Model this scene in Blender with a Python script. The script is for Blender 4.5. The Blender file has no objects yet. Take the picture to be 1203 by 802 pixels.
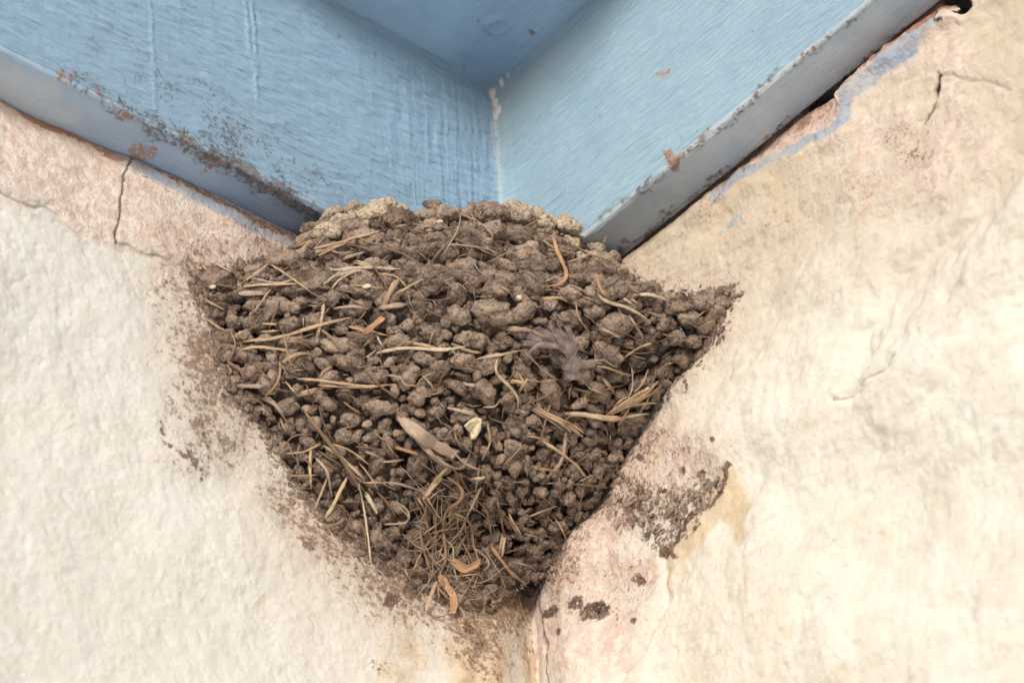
import bpy, bmesh, math, random
import numpy as np
from mathutils import Vector, Matrix

random.seed(7)
rng = np.random.default_rng(7)
scene = bpy.context.scene
COL = scene.collection
PI = math.pi

# ------------------------------------------------------------------ camera
# world: corner of the two walls on the z axis, z = 0 is the underside of the beams.
# picture-left wall is the plane y = 0, picture-right wall the plane x = 0.
AZ, EL, ROLL, OX, OZ, DIST = 0.839243238, 0.688409641, -0.0645471802, 0.0, 0.00196, 1.2
FPX, PW, PH = 3799.26, 1203.0, 802.0
PL, PR, BH = 0.0199059, 0.0190159, 0.1068696       # beam overhang left / right, beam height
_F = np.array([-math.cos(EL) * math.cos(AZ), -math.cos(EL) * math.sin(AZ), math.sin(EL)])
_R = np.cross(_F, [0, 0, 1.0]); _R /= np.linalg.norm(_R); _U = np.cross(_R, _F)
CR = math.cos(ROLL) * _R + math.sin(ROLL) * _U
CU = -math.sin(ROLL) * _R + math.cos(ROLL) * _U
CP = OX * CR + OZ * CU - DIST * _F

cam_d = bpy.data.cameras.new('camera')
cam = bpy.data.objects.new('camera', cam_d); COL.objects.link(cam)
cam.matrix_world = Matrix(((CR[0], CU[0], -_F[0], CP[0]), (CR[1], CU[1], -_F[1], CP[1]),
                           (CR[2], CU[2], -_F[2], CP[2]), (0, 0, 0, 1)))
cam_d.sensor_width = 36.0
cam_d.lens = 36.0 * FPX / PW
cam_d.clip_start = 0.02
cam_d.clip_end = 500
cam_d.dof.use_dof = True
cam_d.dof.focus_distance = 1.125
cam_d.dof.aperture_fstop = 18.0
scene.camera = cam

# ------------------------------------------------------------------ light
SUN_EL, SUN_AZ = math.radians(9.5), math.radians(38)      # azimuth from +x towards +y
world = bpy.data.worlds.new('World'); scene.world = world
world.use_nodes = True
wn = world.node_tree
bg = wn.nodes['Background']
sky = wn.nodes.new('ShaderNodeTexSky'); sky.sky_type = 'NISHITA'; sky.sun_disc = False
sky.sun_elevation = SUN_EL
sky.sun_rotation = math.pi / 2 - SUN_AZ
sky.dust_density = 1.5; sky.air_density = 1.0; sky.ozone_density = 0.6
wn.links.new(sky.outputs[0], bg.inputs[0])
bg.inputs[1].default_value = 0.15
sd = bpy.data.lights.new('sun', 'SUN'); sd.energy = 2.0; sd.angle = math.radians(15); sd.color = (1.0, 0.982, 0.957)
sun = bpy.data.objects.new('sun', sd); COL.objects.link(sun)
sv = Vector((math.cos(SUN_EL) * math.cos(SUN_AZ), math.cos(SUN_EL) * math.sin(SUN_AZ), math.sin(SUN_EL)))
sun.rotation_euler = sv.to_track_quat('Z', 'Y').to_euler()
sun.location = (2, 2, 2)
scene.view_settings.view_transform = 'Standard'
scene.view_settings.look = 'None'
scene.view_settings.exposure = 0.12
scene.view_settings.gamma = 1.0
scene.view_settings.use_curve_mapping = False
scene.view_settings.use_white_balance = True
scene.view_settings.white_balance_temperature = 5850

# ------------------------------------------------------------------ geometry helpers
def px(P):
    """picture position (1203 x 802) of world points, used to lay the stains and edges out on the real surfaces"""
    d = np.asarray(P, float) - CP
    z = d @ _F
    return np.stack([PW / 2 + FPX * (d @ CR) / z, PH / 2 - FPX * (d @ CU) / z], -1)

def ray(q):
    d = _F + CR * (q[0] - PW / 2) / FPX - CU * (q[1] - PH / 2) / FPX
    return d / np.linalg.norm(d)

def on_plane(q, ax, val=0.0):
    d = ray(q); t = (val - CP[ax]) / d[ax]
    return CP + t * d

def sstep(a, b, x):
    t = np.clip((x - a) / (b - a), 0, 1)
    return t * t * (3 - 2 * t)

_perm = rng.permutation(256).astype(np.int64); _perm = np.concatenate([_perm, _perm, _perm])
_g = rng.normal(size=(256, 3)); _g /= np.linalg.norm(_g, axis=1)[:, None]

def perlin(P):
    P = np.asarray(P, float)
    i = np.floor(P).astype(np.int64); f = P - i; i &= 255
    u = f * f * f * (f * (f * 6 - 15) + 10)
    out = 0
    for dx in (0, 1):
        for dy in (0, 1):
            for dz in (0, 1):
                h = _perm[_perm[_perm[i[:, 0] + dx] + i[:, 1] + dy] + i[:, 2] + dz]
                g = _g[h]
                d = g[:, 0] * (f[:, 0] - dx) + g[:, 1] * (f[:, 1] - dy) + g[:, 2] * (f[:, 2] - dz)
                w = (u[:, 0] if dx else 1 - u[:, 0]) * (u[:, 1] if dy else 1 - u[:, 1]) * (u[:, 2] if dz else 1 - u[:, 2])
                out = out + w * d
    return out

def fbm(P, sc, octv=4, gain=0.5, off=0.0):
    P = np.asarray(P, float) * sc + off
    a, s = 1.0, 0.0
    for k in range(octv):
        s = s + a * perlin(P)
        P = P * 2.03 + 17.3; a *= gain
    return s

def seg_dist(Q, poly, closed=False):
    pts = [np.array(p, float) for p in poly]
    if closed: pts.append(pts[0])
    D = np.full(len(Q), 1e9)
    for a, b in zip(pts[:-1], pts[1:]):
        ab = b - a; t = np.clip(((Q - a) @ ab) / (ab @ ab + 1e-12), 0, 1)
        D = np.minimum(D, np.hypot(*(Q - a - t[:, None] * ab).T))
    return D

def inside(Q, poly):
    n = len(poly); c = np.zeros(len(Q), bool)
    for i in range(n):
        x1, y1 = poly[i]; x2, y2 = poly[(i + 1) % n]
        if y1 == y2: continue
        cond = ((y1 > Q[:, 1]) != (y2 > Q[:, 1])) & (Q[:, 0] < (x2 - x1) * (Q[:, 1] - y1) / (y2 - y1) + x1)
        c ^= cond
    return c

def sdist(Q, poly):
    """signed distance, negative inside"""
    d = seg_dist(Q, poly, True)
    return np.where(inside(Q, poly), -d, d)

def blob(Q, x, y, r, soft=0.5):
    return sstep(r * (1 + soft), r * (1 - soft), np.hypot(Q[:, 0] - x, Q[:, 1] - y))

def mesh_obj(name, V, Fq, mat, parent=None, smooth=True, attrs=None, loc=None):
    """faces: list/array of index tuples of one length, or a list of such arrays"""
    V = np.asarray(V, np.float32)
    if loc is not None: V = V - np.asarray(loc, np.float32)
    if not isinstance(Fq, (list, tuple)) or (len(Fq) and not hasattr(Fq[0], '__len__')): Fq = [Fq]
    if len(Fq) and not isinstance(Fq[0], np.ndarray): Fq = [np.asarray(Fq)]
    me = bpy.data.meshes.new(name)
    me.vertices.add(len(V)); me.vertices.foreach_set('co', V.ravel())
    loops = np.concatenate([f.ravel() for f in Fq]).astype(np.int32)
    tot = np.concatenate([np.full(len(f), f.shape[1]) for f in Fq]).astype(np.int32)
    start = np.concatenate([[0], np.cumsum(tot)[:-1]]).astype(np.int32)
    me.loops.add(len(loops)); me.loops.foreach_set('vertex_index', loops)
    me.polygons.add(len(tot)); me.polygons.foreach_set('loop_start', start); me.polygons.foreach_set('loop_total', tot)
    me.update(calc_edges=True)
    me.polygons.foreach_set('use_smooth', np.full(len(tot), smooth))
    if attrs:
        for k, v in attrs.items():
            v = np.asarray(v, np.float32)
            if v.ndim == 1:
                a = me.attributes.new(k, 'FLOAT', 'POINT'); a.data.foreach_set('value', v)
            else:
                a = me.attributes.new(k, 'FLOAT_COLOR', 'POINT')
                if v.shape[1] == 3: v = np.concatenate([v, np.ones((len(v), 1), np.float32)], 1)
                a.data.foreach_set('color', v.ravel())
    me.validate()
    me.materials.append(mat)
    o = bpy.data.objects.new(name, me); COL.objects.link(o)
    if parent: o.parent = parent
    elif loc is not None: o.location = loc
    return o

def tag(o, label=None, cat=None, group=None, kind=None):
    if label: o['label'] = label
    if cat: o['category'] = cat
    if group: o['group'] = group
    if kind: o['kind'] = kind
    return o

def empty(name, loc):
    o = bpy.data.objects.new(name, None); o.location = loc; o.empty_display_size = 0.02
    COL.objects.link(o); return o

def grid_faces(nu, nv, wrap_v=False):
    i = np.arange(nu - 1)[:, None]; j = np.arange(nv if wrap_v else nv - 1)[None, :]
    j2 = (j + 1) % nv
    return np.stack([i * nv + j, (i + 1) * nv + j, (i + 1) * nv + j2, i * nv + j2], -1).reshape(-1, 4)

# ------------------------------------------------------------------ material helpers
class NT:
    def __init__(s, name, rough=0.9, spec=0.3):
        s.m = bpy.data.materials.new(name); s.m.use_nodes = True
        s.t = s.m.node_tree; s.b = s.t.nodes['Principled BSDF']
        s.b.inputs['Roughness'].default_value = rough
        s.b.inputs['Specular IOR Level'].default_value = spec
        s.geo = s.n('ShaderNodeTexCoord').outputs['Object']
    def n(s, typ, **kw):
        nd = s.t.nodes.new(typ)
        for k, v in kw.items(): setattr(nd, k, v)
        return nd
    def link(s, a, b): s.t.links.new(a, b)
    def put(s, sock, v):
        if hasattr(v, 'is_output') or isinstance(v, bpy.types.NodeSocket): s.link(v, sock)
        else: sock.default_value = v
    def attr(s, name, col=False):
        return s.n('ShaderNodeAttribute', attribute_name=name).outputs['Color' if col else 'Fac']
    def mapv(s, scale=(1, 1, 1), rot=(0, 0, 0), vec=None):
        m = s.n('ShaderNodeMapping'); s.put(m.inputs['Vector'], vec or s.geo)
        m.inputs['Scale'].default_value = scale; m.inputs['Rotation'].default_value = rot
        return m.outputs[0]
    def noise(s, scale, detail=5, rough=0.55, dist=0.0, vec=None):
        nd = s.n('ShaderNodeTexNoise'); s.put(nd.inputs['Vector'], vec or s.geo)
        nd.inputs['Scale'].default_value = scale; nd.inputs['Detail'].default_value = detail
        nd.inputs['Roughness'].default_value = rough; nd.inputs['Distortion'].default_value = dist
        return nd.outputs['Fac']
    def vor(s, scale, feature='F1', rnd=1.0, vec=None):
        nd = s.n('ShaderNodeTexVoronoi', feature=feature); s.put(nd.inputs['Vector'], vec or s.geo)
        nd.inputs['Scale'].default_value = scale; nd.inputs['Randomness'].default_value = rnd
        return nd.outputs['Distance']
    def rng(s, v, a, b, c=0.0, d=1.0, smooth=True):
        nd = s.n('ShaderNodeMapRange'); nd.interpolation_type = 'SMOOTHSTEP' if smooth else 'LINEAR'
        s.put(nd.inputs[0], v)
        for k, x in zip((1, 2, 3, 4), (a, b, c, d)): s.put(nd.inputs[k], x)
        return nd.outputs[0]
    def math(s, op, a, b=0.0, clamp=False):
        nd = s.n('ShaderNodeMath', operation=op); nd.use_clamp = clamp
        s.put(nd.inputs[0], a); s.put(nd.inputs[1], b); return nd.outputs[0]
    def mix(s, f, a, b, mode='MIX'):
        nd = s.n('ShaderNodeMix', data_type='RGBA', blend_type=mode)
        s.put(nd.inputs[0], f)
        s.put(nd.inputs[6], tuple(a) + (1,) if isinstance(a, tuple) and len(a) == 3 else a)
        s.put(nd.inputs[7], tuple(b) + (1,) if isinstance(b, tuple) and len(b) == 3 else b)
        return nd.outputs[2]
    def mask(s, attr, noise, soft=0.18, gain=1.0):
        """attribute coverage broken up by a noise: coverage a keeps the noise above 1 - a"""
        a = s.math('MULTIPLY', attr, gain)
        t = s.math('SUBTRACT', 1.02, a)
        n = s.rng(noise, 0.25, 0.75, 0.0, 1.0, smooth=False)
        return s.math('MULTIPLY', s.rng(s.math('SUBTRACT', n, t), -soft * 0.5, soft * 0.5), s.rng(attr, 0.02, 0.22))
    def bump(s, h, dist, strength=1.0, nrm=None):
        nd = s.n('ShaderNodeBump'); nd.inputs['Distance'].default_value = dist
        nd.inputs['Strength'].default_value = strength; s.put(nd.inputs['Height'], h)
        if nrm is not None: s.link(nrm, nd.inputs['Normal'])
        return nd.outputs[0]
    def out(s, col, nrm=None, rough=None):
        s.put(s.b.inputs['Base Color'], tuple(col) + (1,) if isinstance(col, tuple) and len(col) == 3 else col)
        if nrm is not None: s.link(nrm, s.b.inputs['Normal'])
        if rough is not None: s.put(s.b.inputs['Roughness'], rough)
        return s.m

def srgb(r, g, b):
    f = lambda c: (c / 255 / 12.92) if c / 255 <= 0.04045 else ((c / 255 + 0.055) / 1.055) ** 2.4
    return (f(r), f(g), f(b))

# ------------------------------------------------------------------ materials
def wall_material(name, base_hi, base_lo, warm):
    w = NT(name, 0.92, 0.2)
    n1 = w.noise(14, 6, 0.6); n2 = w.noise(60, 5, 0.65); n3 = w.noise(260, 4, 0.6); n4 = w.noise(900, 3, 0.6)
    c = w.mix(w.attr('tone'), base_lo, base_hi)
    c = w.mix(w.math('MULTIPLY', w.rng(n2, 0.42, 0.68), 0.30), c, warm)
    # thin whitewash wearing through
    streak = w.noise(70, 5, 0.7, 0.5, vec=w.mapv((1, 1, 2.4), (0, 0, 0)))
    c = w.mix(w.math('MULTIPLY', w.rng(streak, 0.52, 0.72), w.rng(n1, 0.35, 0.6, 0.15, 0.5)), c, warm)
    c = w.mix(w.math('MULTIPLY', w.rng(n1, 0.5, 0.72), 0.16), c, srgb(208, 184, 168))
    c = w.mix(w.mask(w.attr('pink'), n2, 0.9, 1.1), c, w.mix(w.rng(n3, 0.4, 0.62), srgb(206, 184, 171), srgb(228, 213, 202)))
    c = w.mix(w.mask(w.attr('rust'), n3, 0.4), c, srgb(164, 126, 108))
    c = w.mix(w.math('MULTIPLY', w.mask(w.attr('tan'), n2, 0.8, 1.2), 0.75), c, w.mix(n3, srgb(184, 158, 118), srgb(224, 206, 168)))
    blue = w.mask(w.attr('blue'), w.math('ADD', w.math('MULTIPLY', n3, 0.5), w.math('MULTIPLY', n2, 0.5)), 0.6, 1.1)
    c = w.mix(w.math('MULTIPLY', blue, w.rng(n2, 0.35, 0.6, 0.55, 0.95)), c, w.mix(n3, srgb(130, 146, 168), srgb(176, 188, 202)))
    dn = w.math('ADD', w.math('MULTIPLY', n3, 0.55), w.math('MULTIPLY', n2, 0.45))
    dn2 = w.rng(dn, 0.38, 0.62, 0.25, 0.75, smooth=False)
    dirt = w.mask(w.math('MULTIPLY', w.attr('dirt'), 0.80), w.rng(w.math('ADD', w.math('MULTIPLY', w.noise(430, 5, 0.72), 0.7), w.math('MULTIPLY', n2, 0.3)), 0.38, 0.62, 0.25, 0.75, smooth=False), 0.30)
    c = w.mix(w.math('MULTIPLY', w.attr('dirt'), w.rng(n2, 0.3, 0.7, 0.45, 0.95)), c, srgb(190, 164, 144))
    c = w.mix(w.math('MULTIPLY', dirt, 0.75), c, w.mix(w.rng(n4, 0.4, 0.6), srgb(94, 74, 62), srgb(150, 126, 108)))
    n5 = w.noise(420, 4, 0.7)
    mud = w.mask(w.attr('mud'), w.rng(n5, 0.36, 0.64, 0.25, 0.75, smooth=False), 0.45)
    c = w.mix(mud, c, w.mix(w.rng(n5, 0.45, 0.6), srgb(84, 67, 58), srgb(138, 114, 99)))
    spk = w.math('MULTIPLY', w.rng(w.noise(520, 2, 0.5), 0.66, 0.74), w.math('ADD', w.math('MULTIPLY', w.attr('dirt'), 0.8), w.math('MULTIPLY', w.attr('pink'), 0.35), clamp=True))
    c = w.mix(spk, c, srgb(84, 58, 46))
    c = w.mix(w.math('MULTIPLY', w.attr('crack'), 1.0, clamp=True), c, srgb(52, 38, 32))
    h = w.math('ADD', w.math('MULTIPLY', n2, w.rng(n1, 0.38, 0.62, 0.25, 1.35)), w.math('ADD', w.math('MULTIPLY', n3, 0.45), w.math('MULTIPLY', n4, 0.17)))
    nr = w.bump(h, 0.0016, 0.75)
    g = w.math('MULTIPLY', w.noise(700, 3, 0.6), w.math('ADD', w.attr('pink'), w.attr('dirt'), clamp=True))
    nr = w.bump(g, 0.0012, 0.8, nr)
    nr = w.bump(mud, 0.0009, 0.7, nr)
    return w.out(c, nr)

M_WALL_L = wall_material('whitewashed_stone', srgb(222, 220, 214), srgb(202, 195, 182), srgb(208, 201, 187))
M_WALL_R = wall_material('cream_limestone', srgb(223, 220, 209), srgb(203, 190, 169), srgb(194, 178, 155))

def paint_material(name, face, under, along):
    """weathered gloss paint brushed along the beam"""
    w = NT(name, 0.55, 0.35)
    st = (1, 7, 7) if along == 'x' else (7, 1, 7)
    grain = w.noise(62 if along == 'x' else 95, 5, 0.62, 0.6, vec=w.mapv(st, (0, 0.05 if along == 'x' else 0, 0)))
    brush = w.noise(36, 4, 0.6, 0.8, vec=w.mapv(st, (0, 0.32 if along == 'x' else 0, 0)))
    drip = w.noise(60, 4, 0.6, 0.3, vec=w.mapv((5, 5, 0.45)))
    n2 = w.noise(30, 5, 0.6); n3 = w.noise(320, 4, 0.6); n4 = w.noise(900, 3, 0.5)
    c = w.mix(w.attr('under'), face, under)  # underside colour lightened to make up for weak bounce light
    c = w.mix(w.math('MULTIPLY', w.rng(n2, 0.4, 0.65), 0.35), c, srgb(144, 171, 194))
    c = w.mix(w.math('MULTIPLY', w.rng(grain, 0.5, 0.7), 0.12), c, srgb(188, 212, 222))
    c = w.mix(w.math('MULTIPLY', w.attr('pale'), w.rng(n3, 0.3, 0.6, 0.5, 1.0)), c, srgb(214, 216, 214))
    c = w.mix(w.math('MULTIPLY', w.attr('deep'), 0.5), c, srgb(104, 130, 172))
    dn = w.math('ADD', w.math('MULTIPLY', w.noise(560, 5, 0.7, 0.4), 0.6), w.math('MULTIPLY', w.noise(120, 5, 0.7), 0.4))
    dn = w.rng(dn, 0.40, 0.62, 0.25, 0.75, smooth=False)
    c = w.mix(w.math('MULTIPLY', w.attr('dirt'), 0.42), c, srgb(112, 112, 104))
    d = w.mask(w.attr('dirt'), dn, 0.6)
    c = w.mix(w.math('MULTIPLY', d, 0.8), c, w.mix(w.rng(w.noise(420, 3, .6), 0.42, 0.58), srgb(92, 80, 66), srgb(156, 130, 108)))
    spots = w.math('MULTIPLY', w.rng(w.vor(150), 0.10, 0.06), w.rng(w.noise(55, 2), 0.58, 0.64))
    c = w.mix(w.math('MULTIPLY', spots, 0.6), c, srgb(104, 98, 92))
    spots2 = w.math('MULTIPLY', w.rng(w.vor(90, vec=w.mapv((1, 1, 1.7), (0.4, 0.9, 0.2))), 0.09, 0.05), w.rng(w.noise(31, 2), 0.60, 0.68))
    c = w.mix(w.math('MULTIPLY', spots2, 0.45), c, srgb(176, 154, 136))
    bare = w.mask(w.attr('bare'), dn, 0.4)
    c = w.mix(w.math('MULTIPLY', bare, 0.9), c, w.mix(n3, srgb(150, 116, 96), srgb(200, 168, 146)))
    rel = w.math('SUBTRACT', 1.0, w.math('MULTIPLY', w.attr('under'), 0.6))
    h = w.math('MULTIPLY', w.math('ADD', w.math('MULTIPLY', grain, 0.8 if along != 'none' else 0.2), w.math('MULTIPLY', brush, 1.3 if along == 'x' else 0.5)), rel)
    nr = w.bump(h, 0.0022, 0.8)
    nr = w.bump(w.math('MULTIPLY', drip, w.attr('drip')), 0.0013, 0.8, nr)
    nr = w.bump(w.math('ADD', w.math('MULTIPLY', n3, 0.5), w.math('MULTIPLY', w.noise(140, 4, 0.6), 0.7)), 0.0008, 0.6, nr)
    nr = w.bump(d, 0.0006, 0.8, nr)
    return w.out(c, nr, w.rng(d, 0, 1, 0.5, 0.95))

M_PAINT_L = paint_material('brushed_blue_paint', srgb(150, 178, 202), srgb(180, 205, 232), 'x')
M_PAINT_R = paint_material('pale_blue_paint', srgb(167, 194, 209), srgb(208, 221, 231), 'y')
M_PAINT_C = paint_material('flat_blue_paint', srgb(198, 218, 238), srgb(198, 218, 238), 'none')

def mud_material():
    w = NT('dried_mud', 0.88, 0.28)
    n2 = w.noise(190, 5, 0.6); n3 = w.noise(900, 4, 0.65); n4 = w.noise(2600, 3, 0.6)
    t = w.attr('tint'); pale = w.attr('pale')
    dust = w.noise(55, 4, 0.6)
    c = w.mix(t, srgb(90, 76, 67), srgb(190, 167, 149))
    c = w.mix(w.math('MULTIPLY', w.rng(n2, 0.44, 0.64), w.rng(dust, 0.35, 0.65, 0.2, 0.85)), c, srgb(192, 170, 150))
    c = w.mix(w.math('MULTIPLY', w.rng(n2, 0.52, 0.34), 0.4), c, srgb(82, 66, 57))
    c = w.mix(pale, c, w.mix(w.rng(n3, 0.38, 0.62), srgb(194, 173, 146), srgb(232, 217, 192)))
    c = w.mix(w.math('MULTIPLY', w.rng(n3, 0.54, 0.70), 0.6), c, srgb(184, 160, 138))
    c = w.mix(w.math('MULTIPLY', w.rng(n3, 0.46, 0.32), 0.55), c, srgb(66, 50, 42))
    sp = w.rng(w.vor(800), 0.19, 0.12)
    sp = w.math('MULTIPLY', sp, w.rng(w.noise(420, 2), 0.52, 0.58))
    c = w.mix(w.math('MULTIPLY', sp, 0.85), c, srgb(224, 210, 192))
    warp = w.n('ShaderNodeTexNoise'); warp.inputs['Scale'].default_value = 300; w.link(w.geo, warp.inputs['Vector'])
    wv = w.n('ShaderNodeVectorMath', operation='MULTIPLY_ADD'); w.link(warp.outputs['Color'], wv.inputs[0]); wv.inputs[1].default_value = (.004, .004, .004); w.link(w.geo, wv.inputs[2])
    crk = w.rng(w.vor(210, 'DISTANCE_TO_EDGE', vec=wv.outputs[0]), 0.0, 0.035)
    crk = w.math('MAXIMUM', crk, w.rng(w.noise(90, 2), 0.5, 0.6))
    c = w.mix(w.math('MULTIPLY', w.math('SUBTRACT', 1.0, crk), 0.6), c, srgb(58, 44, 38))
    nr = w.bump(w.math('ADD', w.math('ADD', n3, w.math('MULTIPLY', n2, 0.9)), w.math('MULTIPLY', n4, 0.3)), 0.0016, 0.9)
    nr = w.bump(crk, 0.0005, 0.7, nr)
    return w.out(c, nr, w.rng(sp, 0, 1, 0.9, 0.35))
M_MUD = mud_material()

def straw_material():
    w = NT('dry_straw', 0.6, 0.35)
    # fibres run along the strand: 'u' runs along it, 'v' around it
    c0 = w.attr('col', True)
    cv = w.n('ShaderNodeCombineXYZ'); w.put(cv.inputs[0], w.attr('u')); w.put(cv.inputs[1], w.math('MULTIPLY', w.attr('v'), 6.0))
    fib = w.noise(3.0, 4, 0.6, vec=cv.outputs[0])
    n = w.noise(500, 4, 0.6)
    c = w.mix(w.math('MULTIPLY', w.rng(fib, 0.42, 0.60), 0.6), c0, (0.30, 0.19, 0.11))
    c = w.mix(w.math('MULTIPLY', w.rng(fib, 0.48, 0.3), 0.35), c, (0.72, 0.56, 0.36))
    c = w.mix(w.math('MULTIPLY', w.rng(w.noise(260, 5, 0.7), 0.52, 0.68), 0.6), c, (0.22, 0.155, 0.11))
    nr = w.bump(w.math('ADD', fib, w.math('MULTIPLY', n, 0.4)), 0.0004, 0.8)
    return w.out(c, nr)
M_STRAW = straw_material()

def simple_mat(name, c1, c2, scale, rough=0.8, bump=0.0005):
    w = NT(name, rough, 0.3)
    n = w.noise(scale, 5, 0.6)
    return w.out(w.mix(w.rng(n, 0.35, 0.65), c1, c2), w.bump(n, bump, 0.8))
M_DROP = simple_mat('chalky_dropping', srgb(236, 234, 228), srgb(206, 200, 190), 700)
M_CHIP = simple_mat('limestone_chip', srgb(206, 188, 156), srgb(232, 220, 192), 500)
M_FEATHER = simple_mat('grey_down', srgb(164, 148, 143), srgb(206, 191, 184), 300, 0.7, 0.0001)
M_GROUND = simple_mat('pale_bounce_ground', srgb(228, 228, 228), srgb(236, 236, 236), 3, 0.9, 0.004)
M_CAULK = simple_mat('white_filler', srgb(200, 206, 210), srgb(226, 224, 218), 300, 0.6, 0.0006)

# ------------------------------------------------------------------ unseen pale ground, added to bounce light up onto the soffit
gs = 60.0
g = mesh_obj('ground', [(-gs, -gs, -2.3), (gs, -gs, -2.3), (gs, gs, -2.3), (-gs, gs, -2.3)], np.array([[0, 1, 2, 3]]), M_GROUND)
tag(g, kind='structure')

# ------------------------------------------------------------------ nest outline in the picture, for the dirt around it
OUTL = [(222, 322), (262, 318), (340, 298), (372, 250), (430, 240), (520, 246), (600, 243), (650, 258), (700, 285), (745, 332), (790, 352),
        (858, 338), (845, 385), (800, 440), (768, 466), (736, 520), (712, 575), (664, 636), (655, 668), (600, 690), (545, 722), (500, 696),
        (430, 655), (372, 605), (322, 512), (262, 452), (250, 400)]
def zc(pts, ox, oy, k): return [(ox + x * k, oy + y * k) for x, y in pts]
Z3 = lambda *p: zc(p, 700, 0, .4363)
ZC = lambda *p: zc(p, 500, 450, .439)
ZA = lambda *p: zc(p, 220, 220, .3242)
ZB = lambda *p: zc(p, 530, 220, .3241)
ZD = lambda *p: zc(p, 220, 450, .3864)
ZE = lambda *p: zc(p, 430, 560, .212)
ZF = lambda *p: zc(p, 540, 420, .1746)
ZG = lambda *p: zc(p, 600, 370, .162)
Z1 = lambda *p: zc(p, 0, 0, .3742)

def axis(a, b, step, lo, hi, n):
    return np.concatenate([a - np.geomspace(1, 1 + (a - lo) / 0.01, n + 1)[:0:-1] * 0.01 + 0.01, np.arange(a, b, step), b + (np.geomspace(1, 1 + (hi - b) / 0.01, n + 1) - 1) * 0.01])

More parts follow.
